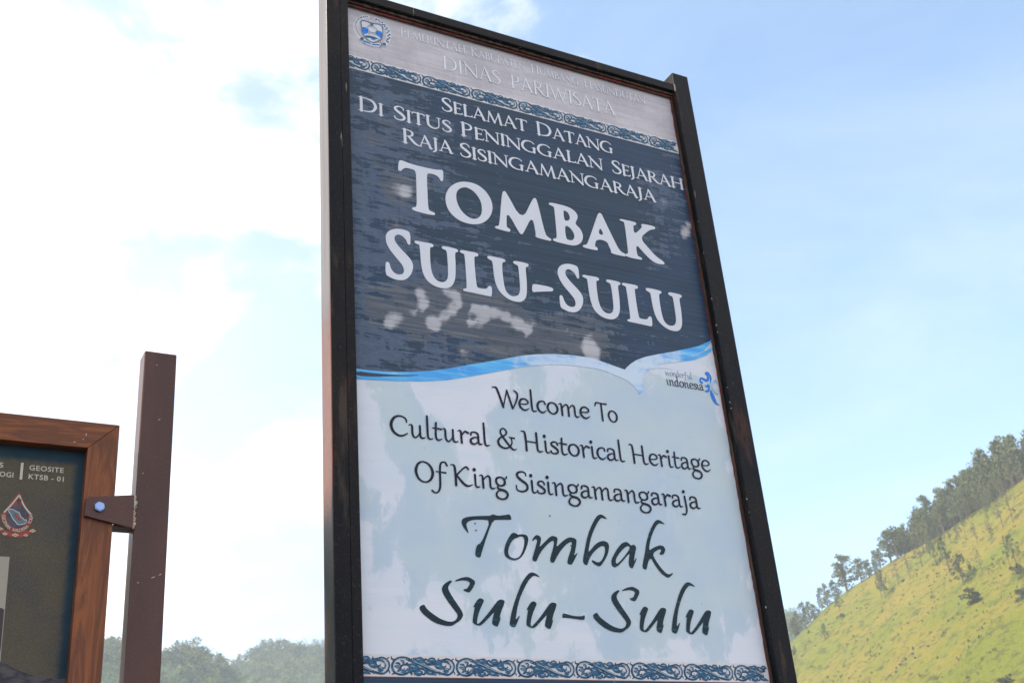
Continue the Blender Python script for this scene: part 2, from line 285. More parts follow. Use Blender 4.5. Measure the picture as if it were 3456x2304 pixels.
SCRIPT=[[[[1.3245,2.4983],[1.3094,2.5173],[1.3075,2.53],[1.3142,2.5386],[1.3354,2.5445],[1.3671,2.5484],[1.3936,2.5508],[1.3975,2.5551],[1.4063,2.5541],[1.415,2.5522],[1.4349,2.5558],[1.446,2.559],[1.4523,2.5572],[1.4545,2.5464],[1.4519,2.5446],[1.4195,2.542],[1.3998,2.5398],[1.3831,2.5067],[1.3596,2.4507],[1.3559,2.4385],[1.3499,2.4365],[1.3409,2.44],[1.3419,2.4527],[1.3459,2.4657],[1.3508,2.4717],[1.358,2.4744],[1.3698,2.4929],[1.3916,2.5382],[1.3663,2.5385],[1.3417,2.5359],[1.3257,2.5298],[1.3199,2.5213],[1.3261,2.501]]],[[[1.4559,2.5098],[1.4483,2.505],[1.432,2.4811],[1.424,2.4581],[1.427,2.4439],[1.4422,2.4362],[1.4598,2.4357],[1.4788,2.4487],[1.494,2.4756],[1.5006,2.4956],[1.4969,2.5059],[1.4863,2.5077],[1.4772,2.5071],[1.4698,2.5049],[1.463,2.5093]],[[1.4599,2.4951],[1.4484,2.4855],[1.4377,2.4654],[1.4363,2.4492],[1.4461,2.4412],[1.4604,2.4418],[1.4717,2.4483],[1.4825,2.4683],[1.488,2.4882],[1.4866,2.4995],[1.4803,2.502],[1.4711,2.4994],[1.4654,2.4958]]],[[[1.5101,2.493],[1.5206,2.5062],[1.5282,2.5094],[1.5393,2.5033],[1.5359,2.4882],[1.5301,2.4748],[1.5482,2.4907],[1.5665,2.5069],[1.5761,2.5102],[1.5887,2.5068],[1.5889,2.4985],[1.5818,2.4782],[1.6024,2.4961],[1.6206,2.508],[1.634,2.51],[1.6475,2.5059],[1.6474,2.4959],[1.6385,2.4687],[1.6354,2.4586],[1.6452,2.4685],[1.6477,2.4676],[1.6272,2.4367],[1.6213,2.4341],[1.6116,2.4368],[1.6135,2.4474],[1.6283,2.478],[1.6333,2.4949],[1.6288,2.4979],[1.6106,2.4867],[1.5874,2.4621],[1.5719,2.4383],[1.568,2.4358],[1.5592,2.4392],[1.5626,2.454],[1.5722,2.4743],[1.5781,2.4944],[1.5728,2.4974],[1.5549,2.4846],[1.5324,2.4619],[1.5191,2.4383],[1.5142,2.4358],[1.5049,2.44],[1.512,2.4573],[1.5216,2.4807],[1.5266,2.4942],[1.5235,2.4989],[1.5125,2.4915]]],[[[1.7543,2.57],[1.7397,2.5723],[1.7338,2.5718],[1.7223,2.5589],[1.7031,2.5301],[1.69,2.5022],[1.6803,2.4714],[1.6889,2.4786],[1.7086,2.4984],[1.7311,2.5077],[1.7461,2.5044],[1.7506,2.4945],[1.7437,2.4721],[1.7317,2.4546],[1.718,2.4388],[1.7098,2.4344],[1.6971,2.4393],[1.6881,2.4486],[1.6911,2.4515],[1.7074,2.4448],[1.7196,2.4506],[1.7315,2.468],[1.7365,2.4851],[1.7338,2.4934],[1.7211,2.4908],[1.7,2.476],[1.682,2.4549],[1.6742,2.4379],[1.6701,2.4357],[1.6613,2.4404],[1.6622,2.4537],[1.6724,2.4842],[1.6844,2.5186],[1.7019,2.5505],[1.7207,2.5759],[1.7312,2.5816],[1.7409,2.581],[1.7516,2.5732]]],[[[1.822,2.4993],[1.8133,2.508],[1.8036,2.5093],[1.7888,2.5022],[1.7657,2.4769],[1.7519,2.4559],[1.75,2.4424],[1.756,2.4354],[1.7659,2.4367],[1.781,2.4476],[1.8037,2.4692],[1.8151,2.4794],[1.8077,2.4559],[1.8066,2.4407],[1.8164,2.4353],[1.821,2.4399],[1.8343,2.4626],[1.8356,2.4661],[1.8327,2.4649],[1.824,2.4542],[1.8301,2.4743],[1.8395,2.4971],[1.8306,2.504]],[[1.808,2.4984],[1.7859,2.4816],[1.7672,2.4602],[1.7645,2.4466],[1.7711,2.4463],[1.7911,2.4633],[1.8119,2.485],[1.8188,2.4967]]],[[[1.9464,2.5691],[1.9324,2.5723],[1.924,2.5709],[1.9092,2.5557],[1.8897,2.5229],[1.8781,2.4876],[1.8961,2.4991],[1.9177,2.5075],[1.9298,2.5066],[1.9358,2.4983],[1.9331,2.4894],[1.9256,2.481],[1.9173,2.4798],[1.9129,2.483],[1.9213,2.4921],[1.9201,2.4972],[1.9072,2.4929],[1.8926,2.4824],[1.8914,2.4747],[1.9046,2.4516],[1.9216,2.4322],[1.9345,2.4244],[1.9499,2.431],[1.9501,2.4276],[1.9352,2.4166],[1.9272,2.4172],[1.9088,2.428],[1.8924,2.4509],[1.8827,2.4708],[1.8712,2.4564],[1.8642,2.4374],[1.8598,2.4344],[1.8505,2.4389],[1.852,2.4485],[1.8654,2.4833],[1.8738,2.5114],[1.889,2.5437],[1.91,2.5734],[1.9215,2.5814],[1.9317,2.5804],[1.9429,2.5731]]],[[[1.2779,2.3727],[1.2934,2.3806],[1.3139,2.3854],[1.3238,2.3823],[1.3352,2.3758],[1.3346,2.368],[1.3251,2.3537],[1.3178,2.3457],[1.3112,2.346],[1.2998,2.3509],[1.3033,2.3535],[1.3117,2.3546],[1.3193,2.3657],[1.3213,2.3704],[1.3132,2.3755],[1.2964,2.3752],[1.2811,2.3714]]],[[[1.2696,2.3738],[1.2629,2.3719],[1.2491,2.3636],[1.242,2.3541],[1.2429,2.3421],[1.2534,2.3245],[1.2716,2.3013],[1.2808,2.2897],[1.2803,2.2823],[1.2731,2.2731],[1.2598,2.2696],[1.2373,2.2747],[1.2154,2.2872],[1.1999,2.2984],[1.1939,2.307],[1.1924,2.3099],[1.1843,2.3072],[1.1786,2.3019],[1.182,2.2932],[1.1957,2.2805],[1.2175,2.2666],[1.243,2.2602],[1.2625,2.26],[1.2726,2.2656],[1.2863,2.2736],[1.2953,2.2843],[1.2959,2.2933],[1.2869,2.308],[1.2702,2.3313],[1.2598,2.349],[1.2594,2.3581],[1.2676,2.3676],[1.2711,2.3708]]],[[[1.3253,2.3096],[1.3321,2.3205],[1.3421,2.3316],[1.3489,2.3325],[1.3577,2.3277],[1.3492,2.3136],[1.3393,2.2951],[1.3327,2.2738],[1.334,2.2678],[1.3391,2.2695],[1.3608,2.2899],[1.3832,2.3151],[1.3964,2.3295],[1.4052,2.3323],[1.416,2.3294],[1.4127,2.3194],[1.4025,2.3006],[1.3957,2.2806],[1.4004,2.2878],[1.4013,2.2869],[1.3909,2.2638],[1.3864,2.2631],[1.376,2.2678],[1.3749,2.2753],[1.3815,2.2937],[1.3837,2.2999],[1.3635,2.2809],[1.3455,2.2652],[1.337,2.2635],[1.3239,2.2675],[1.3204,2.2733],[1.3261,2.2975],[1.3305,2.3113],[1.3259,2.309]]],[[[1.5237,2.3946],[1.5115,2.3988],[1.5024,2.3973],[1.4867,2.3822],[1.4659,2.3497],[1.4527,2.3212],[1.4449,2.2931],[1.4421,2.2808],[1.4543,2.2935],[1.4555,2.2917],[1.4425,2.2671],[1.4369,2.2624],[1.4253,2.2665],[1.4242,2.2741],[1.4339,2.305],[1.4472,2.3364],[1.4686,2.3781],[1.4885,2.4013],[1.4998,2.4074],[1.5104,2.4057],[1.5223,2.3984]]],[[[1.4765,2.3087],[1.4833,2.3196],[1.4933,2.3307],[1.5001,2.3316],[1.5089,2.3268],[1.5004,2.3127],[1.4905,2.2942],[1.4839,2.2729],[1.4852,2.2669],[1.4903,2.2686],[1.512,2.289],[1.5344,2.3142],[1.5476,2.3286],[1.5564,2.3314],[1.5672,2.3285],[1.5639,2.3185],[1.5537,2.2997],[1.5469,2.2797],[1.5516,2.2869],[1.5525,2.286],[1.5421,2.2629],[1.5376,2.2622],[1.5272,2.2669],[1.5261,2.2744],[1.5327,2.2928],[1.5349,2.299],[1.5147,2.28],[1.4967,2.2643],[1.4882,2.2626],[1.4751,2.2666],[1.4716,2.2724],[1.4773,2.2966],[1.4817,2.3104],[1.4771,2.3081]]],[[[1.5815,2.3032],[1.5895,2.3035],[1.6143,2.2982],[1.64,2.2982],[1.6486,2.3027],[1.6473,2.2916],[1.6425,2.2889],[1.6207,2.2906],[1.592,2.2932],[1.5792,2.2921]]],[[[1.7727,2.3727],[1.7882,2.3806],[1.8087,2.3854],[1.8186,2.3823],[1.8299,2.3758],[1.8294,2.368],[1.8198,2.3537],[1.8126,2.3457],[1.8059,2.346],[1.7946,2.3509],[1.798,2.3535],[1.8065,2.3546],[1.814,2.3657],[1.816,2.3704],[1.8079,2.3755],[1.7912,2.3752],[1.7758,2.3714]]],[[[1.7644,2.3738],[1.7576,2.3719],[1.7439,2.3636],[1.7368,2.3541],[1.7376,2.3421],[1.7482,2.3245],[1.7664,2.3013],[1.7755,2.2897],[1.7751,2.2823],[1.7678,2.2731],[1.7546,2.2696],[1.7321,2.2747],[1.7102,2.2872],[1.6946,2.2984],[1.6886,2.307],[1.6871,2.3099],[1.679,2.3072],[1.6734,2.3019],[1.6767,2.2932],[1.6905,2.2805],[1.7123,2.2666],[1.7378,2.2602],[1.7572,2.26],[1.7673,2.2656],[1.7811,2.2736],[1.79,2.2843],[1.7907,2.2933],[1.7816,2.308],[1.765,2.3313],[1.7546,2.349],[1.7542,2.3581],[1.7624,2.3676],[1.7658,2.3708]]],[[[1.82,2.3096],[1.8269,2.3205],[1.8369,2.3316],[1.8437,2.3325],[1.8524,2.3277],[1.8439,2.3136],[1.834,2.2951],[1.8275,2.2738],[1.8288,2.2678],[1.8338,2.2695],[1.8556,2.2899],[1.878,2.3151],[1.8912,2.3295],[1.9,2.3323],[1.9107,2.3294],[1.9075,2.3194],[1.8973,2.3006],[1.8904,2.2806],[1.8952,2.2878],[1.8961,2.2869],[1.8857,2.2638],[1.8812,2.2631],[1.8707,2.2678],[1.8697,2.2753],[1.8762,2.2937],[1.8784,2.2999],[1.8582,2.2809],[1.8402,2.2652],[1.8317,2.2635],[1.8187,2.2675],[1.8152,2.2733],[1.8209,2.2975],[1.8253,2.3113],[1.8207,2.309]]],[[[2.0185,2.3946],[2.0063,2.3988],[1.9971,2.3973],[1.9814,2.3822],[1.9607,2.3497],[1.9475,2.3212],[1.9397,2.2931],[1.9368,2.2808],[1.949,2.2935],[1.9503,2.2917],[1.9372,2.2671],[1.9317,2.2624],[1.9201,2.2665],[1.9189,2.2741],[1.9286,2.305],[1.942,2.3364],[1.9633,2.3781],[1.9832,2.4013],[1.9946,2.4074],[2.0051,2.4057],[2.0171,2.3984]]],[[[1.9712,2.3087],[1.9781,2.3196],[1.9881,2.3307],[1.9949,2.3316],[2.0036,2.3268],[1.9951,2.3127],[1.9852,2.2942],[1.9787,2.2729],[1.98,2.2669],[1.985,2.2686],[2.0068,2.289],[2.0292,2.3142],[2.0423,2.3286],[2.0511,2.3314],[2.0619,2.3285],[2.0587,2.3185],[2.0484,2.2997],[2.0416,2.2797],[2.0464,2.2869],[2.0473,2.286],[2.0369,2.2629],[2.0324,2.2622],[2.0219,2.2669],[2.0209,2.2744],[2.0274,2.2928],[2.0297,2.299],[2.0095,2.28],[1.9914,2.2643],[1.9829,2.2626],[1.9699,2.2666],[1.9664,2.2724],[1.9721,2.2966],[1.9765,2.3104],[1.9719,2.3081]]]]
W1=[["PEMERINTAH",1.2017,1.4274],["KABUPATEN",1.4459,1.6442],["HUMBANG",1.6656,1.849],["HASUNDUTAN",1.8693,2.1169]]
W2=[["DINAS",1.3412,1.5475],["PARIWISATA",1.5816,1.9814]]
W3=[["SELAMAT",1.3279,1.6285],["DATANG",1.6593,1.9522]]
W4=[["DI",1.0544,1.1366],["SITUS",1.1665,1.3589],["PENINGGALAN",1.3865,1.9023],["SEJARAH",1.935,2.2229]]
W5=[["RAJA",1.1903,1.3564],["SISINGAMANGARAJA",1.3794,2.0953]]
G1=[["Welcome",1.4273,1.7379],["To",1.7588,1.8332]]
G2=[["Cultural",1.1182,1.4059],["&",1.4288,1.4887],["Historical",1.5062,1.8374],["Heritage",1.8581,2.1416]]
G3=[["Of",1.1826,1.2796],["King",1.2863,1.4513],["Sisingamangaraja",1.4745,2.0806]]
G4=[["wonderful",2.0263,2.1273]]
G5=[["ındonesıa",2.027,2.1657]]
WTOP=[[1.0307,2.9196],[1.0694,2.9201],[1.1077,2.9224],[1.1465,2.9267],[1.1793,2.9318],[1.2394,2.9432],[1.2941,2.9579],[1.3607,2.9798],[1.4507,3.0072],[1.525,3.0319],[1.5778,3.045],[1.6388,3.0555],[1.6964,3.0607],[1.7389,3.0617],[1.7713,3.0618],[1.872,3.0424],[1.8802,3.0408],[1.8883,3.0498],[1.9059,3.0651],[1.9288,3.0804],[1.966,3.0973],[2.0123,3.1124],[2.0684,3.1293],[2.1261,3.1489],[2.175,3.1658],[2.206,3.1829],[2.2223,3.1901],[2.2423,3.2013]]
WLOW=[[2.2347,3.1617],[2.1973,3.1367],[2.147,3.1134],[2.0899,3.0974],[2.0341,3.0842],[2.0008,3.0744],[2.0074,3.0714],[2.0318,3.0702],[2.0629,3.0651],[2.0313,3.0669],[2.0045,3.0645],[1.977,3.0565],[1.9545,3.0453],[1.9439,3.0327],[1.9396,3.0163],[1.9355,2.9785],[1.9339,2.9784],[1.9203,2.965],[1.9199,2.97],[1.9088,2.9869],[1.8864,3.0043],[1.8627,3.0124],[1.8388,3.0182],[1.8025,3.0271],[1.7671,3.0292],[1.7117,3.0283],[1.6541,3.0234],[1.5969,3.0142],[1.5217,2.9959],[1.4477,2.9718],[1.3581,2.9434],[1.2886,2.9233],[1.2177,2.9096],[1.139,2.8999],[1.075,2.8938],[1.03,2.8894]]
WHOLE=[[2.1057,3.1158],[2.1503,3.1315],[2.1908,3.1511],[2.2375,3.1863],[2.2351,3.1736],[2.2006,3.1543],[2.1497,3.1281]]
SLIVER=[[1.0305,2.9128],[1.0756,2.9128],[1.1397,2.9171],[1.2087,2.9263],[1.2052,2.9239],[1.1396,2.9135],[1.0753,2.9029],[1.0302,2.8994]]
CREST=[["white",[[[1.1014,4.1297],[1.0887,4.1276],[1.0765,4.1217],[1.0643,4.1107],[1.0538,4.096],[1.0475,4.0771],[1.0466,4.0591],[1.0508,4.0429],[1.0587,4.0301],[1.0695,4.0216],[1.0733,4.0283],[1.0662,4.0392],[1.0611,4.0518],[1.0596,4.0657],[1.0627,4.0823],[1.0704,4.0972],[1.0808,4.1074],[1.0921,4.1147],[1.1024,4.1177]]]],["white",[[[1.1157,4.1262],[1.1243,4.1303],[1.1354,4.1273],[1.1465,4.1209],[1.1557,4.1139],[1.1647,4.1023],[1.1699,4.0894],[1.1726,4.0746],[1.1696,4.0557],[1.1634,4.0414],[1.1545,4.0274],[1.1432,4.0215],[1.1377,4.0264],[1.1457,4.0412],[1.1516,4.0498],[1.155,4.0687],[1.1538,4.0862],[1.1476,4.0976],[1.1405,4.1087],[1.1293,4.1117],[1.1164,4.1174]]]],["white",[[[1.0733,4.1038],[1.1067,4.1045],[1.1431,4.1046],[1.1421,4.06],[1.1376,4.0496],[1.127,4.0372],[1.1137,4.0268],[1.1026,4.0248],[1.0898,4.0305],[1.0809,4.0408],[1.0748,4.0531],[1.0725,4.07]]]],["white",[[[1.0659,4.0248],[1.0753,4.0345],[1.0843,4.0309],[1.0952,4.0257],[1.1081,4.025],[1.122,4.0279],[1.1343,4.0341],[1.1404,4.0228],[1.1308,4.0131],[1.1169,4.0119],[1.1021,4.0104],[1.0893,4.0117],[1.0821,4.0137],[1.0712,4.0178]]]],["azure",[[[1.075,4.0775],[1.0925,4.0785],[1.0981,4.062],[1.0905,4.0561],[1.0867,4.0515],[1.0803,4.0505],[1.075,4.062]]]],["azure",[[[1.1222,4.079],[1.1404,4.0795],[1.1407,4.0595],[1.1367,4.0515],[1.1276,4.0585],[1.1175,4.0629]]]],["teal",[[[1.0829,4.0442],[1.0922,4.0489],[1.1033,4.0504],[1.1162,4.0503],[1.1319,4.0455],[1.1216,4.0432],[1.1086,4.0422],[1.0938,4.0395],[1.0864,4.0382]]]],["azure",[[[1.1021,4.0401],[1.1142,4.043],[1.1206,4.0406],[1.1158,4.0369],[1.1066,4.036]]]],["teal",[[[1.0847,4.0266],[1.0933,4.024],[1.1025,4.022],[1.1024,4.0187],[1.0923,4.0198],[1.0841,4.0231]]]],["teal",[[[1.1061,4.021],[1.1191,4.0231],[1.1313,4.027],[1.1321,4.0234],[1.1171,4.0186],[1.1065,4.0178]]]],["blue",[[[1.1183,4.1198],[1.1218,4.1249],[1.1255,4.1256],[1.1278,4.1219],[1.1239,4.1189],[1.1206,4.1189]]]],["blue",[[[1.1279,4.1198],[1.1305,4.1237],[1.1334,4.1242],[1.135,4.1214],[1.1321,4.1191],[1.1296,4.1191]]]],["blue",[[[1.1318,4.1144],[1.1342,4.1179],[1.1367,4.1184],[1.1382,4.1158],[1.1356,4.1138],[1.1334,4.1138]]]],["blue",[[[1.1388,4.1145],[1.1415,4.1186],[1.1446,4.1191],[1.1463,4.1161],[1.1433,4.1137],[1.1406,4.1137]]]],["blue",[[[1.141,4.1074],[1.1433,4.1109],[1.1459,4.1114],[1.1474,4.1088],[1.1448,4.1068],[1.1425,4.1068]]]],["blue",[[[1.146,4.1068],[1.1488,4.1109],[1.1518,4.1115],[1.1536,4.1084],[1.1505,4.106],[1.1479,4.1061]]]],["blue",[[[1.1478,4.1007],[1.1501,4.1042],[1.1527,4.1047],[1.1542,4.1021],[1.1516,4.1001],[1.1494,4.1001]]]],["blue",[[[1.1542,4.0971],[1.1569,4.1012],[1.16,4.1018],[1.1617,4.0988],[1.1586,4.0964],[1.156,4.0964]]]],["blue",[[[1.1512,4.0912],[1.1536,4.0946],[1.1562,4.0951],[1.1577,4.0926],[1.155,4.0905],[1.1528,4.0906]]]],["blue",[[[1.1588,4.0874],[1.1617,4.0917],[1.1649,4.0923],[1.1668,4.0892],[1.1635,4.0867],[1.1607,4.0867]]]],["blue",[[[1.1553,4.0796],[1.1578,4.0833],[1.1605,4.0838],[1.1621,4.0811],[1.1594,4.079],[1.157,4.079]]]],["blue",[[[1.1616,4.0738],[1.1645,4.0781],[1.1677,4.0787],[1.1696,4.0755],[1.1663,4.073],[1.1635,4.073]]]],["blue",[[[1.1572,4.0674],[1.1597,4.071],[1.1625,4.0715],[1.1641,4.0689],[1.1613,4.0667],[1.1589,4.0667]]]],["blue",[[[1.1616,4.0604],[1.1645,4.0646],[1.1677,4.0652],[1.1695,4.0621],[1.1663,4.0596],[1.1635,4.0596]]]],["blue",[[[1.1539,4.0534],[1.1571,4.058],[1.1606,4.0586],[1.1626,4.0552],[1.1591,4.0525],[1.1561,4.0525]]]],["blue",[[[1.1511,4.0459],[1.1534,4.0493],[1.156,4.0498],[1.1575,4.0472],[1.1549,4.0452],[1.1526,4.0453]]]],["blue",[[[1.1551,4.0427],[1.1578,4.0467],[1.1608,4.0473],[1.1626,4.0443],[1.1595,4.0419],[1.1569,4.042]]]],["blue",[[[1.1392,4.0294],[1.1444,4.0368],[1.15,4.0379],[1.1533,4.0323],[1.1476,4.0279],[1.1427,4.028]]]],["blue",[[[1.0678,4.0282],[1.0711,4.0331],[1.0748,4.0338],[1.077,4.0301],[1.0733,4.0272],[1.0701,4.0273]]]],["blue",[[[1.0708,4.0249],[1.0732,4.0285],[1.0759,4.029],[1.0775,4.0263],[1.0748,4.0243],[1.0725,4.0243]]]]]
CRESTS=[["grey",[[1.0744,4.1013,0.0014],[1.1066,4.1017,0.0014],[1.1412,4.1028,0.0015],[1.1407,4.0595,0.0014],[1.1327,4.0435,0.0015],[1.1137,4.0285,0.0016],[1.1026,4.027,0.0014],[1.0863,4.0371,0.0015],[1.0758,4.0545,0.0014],[1.0738,4.0771,0.0015],[1.0744,4.1013,0.0014]]],["teal",[[1.0922,4.1233,0.0013],[1.0932,4.1218,0.0017],[1.0943,4.1206,0.0008]]],["teal",[[1.0856,4.1216,0.0013],[1.0867,4.1201,0.0017],[1.0878,4.1189,0.0008]]],["teal",[[1.08,4.1185,0.0012],[1.081,4.1171,0.0018],[1.0821,4.1159,0.0009]]],["teal",[[1.0739,4.1141,0.0013],[1.0749,4.1127,0.0017],[1.076,4.1115,0.0008]]],["teal",[[1.0691,4.1103,0.0013],[1.0702,4.1089,0.0017],[1.0713,4.1077,0.0009]]],["teal",[[1.0639,4.104,0.0013],[1.065,4.1026,0.0016],[1.0661,4.1014,0.0008]]],["teal",[[1.0599,4.097,0.0013],[1.061,4.0956,0.0016],[1.0621,4.0944,0.0008]]],["teal",[[1.0561,4.0902,0.0013],[1.0571,4.0887,0.0017],[1.0582,4.0875,0.0008]]],["teal",[[1.0541,4.0828,0.0012],[1.0551,4.0814,0.0017],[1.0562,4.0802,0.0008]]],["teal",[[1.0531,4.0736,0.0013],[1.0542,4.0722,0.0016],[1.0553,4.071,0.0008]]],["teal",[[1.0543,4.0651,0.0012],[1.0554,4.0637,0.0016],[1.0565,4.0625,0.0008]]],["teal",[[1.056,4.0568,0.0012],[1.057,4.0554,0.0017],[1.0581,4.0542,0.0008]]],["teal",[[1.0585,4.0489,0.0012],[1.0596,4.0475,0.0017],[1.0607,4.0463,0.0008]]],["teal",[[1.0629,4.0415,0.0012],[1.064,4.0401,0.0016],[1.0651,4.0389,0.0008]]],["grey",[[1.0931,4.0814,0.001],[1.1063,4.0904,0.001],[1.1227,4.0797,0.001],[1.1176,4.0641,0.0011],[1.099,4.0623,0.001],[1.0931,4.0814,0.001]]],["teal",[[1.1037,4.0973,0.0019],[1.1063,4.0926,0.0033],[1.1101,4.095,0.002]]],["grey",[[1.0905,4.0567,0.001],[1.1055,4.0622,0.0009],[1.124,4.0606,0.0009],[1.1329,4.048,0.0009]]],["teal",[[1.0786,4.0224,0.0015],[1.0839,4.0143,0.0014]]],["teal",[[1.1323,4.0318,0.0015],[1.1376,4.0219,0.0014],[1.1309,4.0153,0.0012]]],["azure",[[1.0712,4.0189,0.0009],[1.0858,4.0149,0.001],[1.1041,4.0132,0.001],[1.131,4.0187,0.001]]],["teal",[[1.0677,4.0243,0.0016],[1.0751,4.029,0.0034],[1.0759,4.0248,0.0017]]],["teal",[[1.1434,4.0282,0.0014],[1.1488,4.0245,0.0019]]]]
BIRD=[["azure",[[2.1841,3.0672,0.0011],[2.1809,3.0706,0.0021],[2.1856,3.0752,0.0036],[2.1921,3.0752,0.0047],[2.1973,3.0682,0.0049],[2.1993,3.0588,0.0047],[2.1974,3.0488,0.0031],[2.1931,3.0377,0.0008]]],["azure",[[2.1835,3.07,0.0032],[2.1883,3.0669,0.004],[2.1894,3.0583,0.0051],[2.1857,3.0501,0.0059],[2.1783,3.0481,0.0053],[2.1703,3.0518,0.0057],[2.163,3.0531,0.0044],[2.1578,3.0481,0.0038],[2.1576,3.0413,0.0047],[2.1624,3.0382,0.0053],[2.165,3.0404,0.002]]],["azure",[[2.1722,3.0299,0.0014],[2.1777,3.0278,0.0034],[2.1867,3.0296,0.0053],[2.1887,3.0342,0.0021]]],["azure",[[2.1798,3.0329,0.0011],[2.1861,3.0376,0.0015]]],["azure",[[2.167,3.0106,0.0006],[2.1757,3.0113,0.0043],[2.1842,3.0163,0.0047],[2.1877,3.0264,0.0032]]],["azure",[[2.1933,3.0185,0.0008],[2.1925,3.0088,0.0061],[2.1954,2.9959,0.0089],[2.2,2.9803,0.0067],[2.2072,2.9728,0.0038],[2.2153,2.97,0.0009]]],["azure",[[2.1949,3.0101,0.0021],[2.1988,2.9963,0.0024],[2.2062,2.9845,0.0006]]],["pale",[[2.2259,3.0413,0.0033],[2.2256,3.0509,0.0044],[2.2163,3.0534,0.0043],[2.2062,3.0462,0.0036],[2.2009,3.033,0.0038],[2.2031,3.0189,0.0038],[2.211,3.0094,0.0036],[2.2194,3.0077,0.0017]]],["pale",[[2.2233,3.039,0.0008],[2.2219,3.0484,0.0015],[2.2133,3.0491,0.0014]]]]
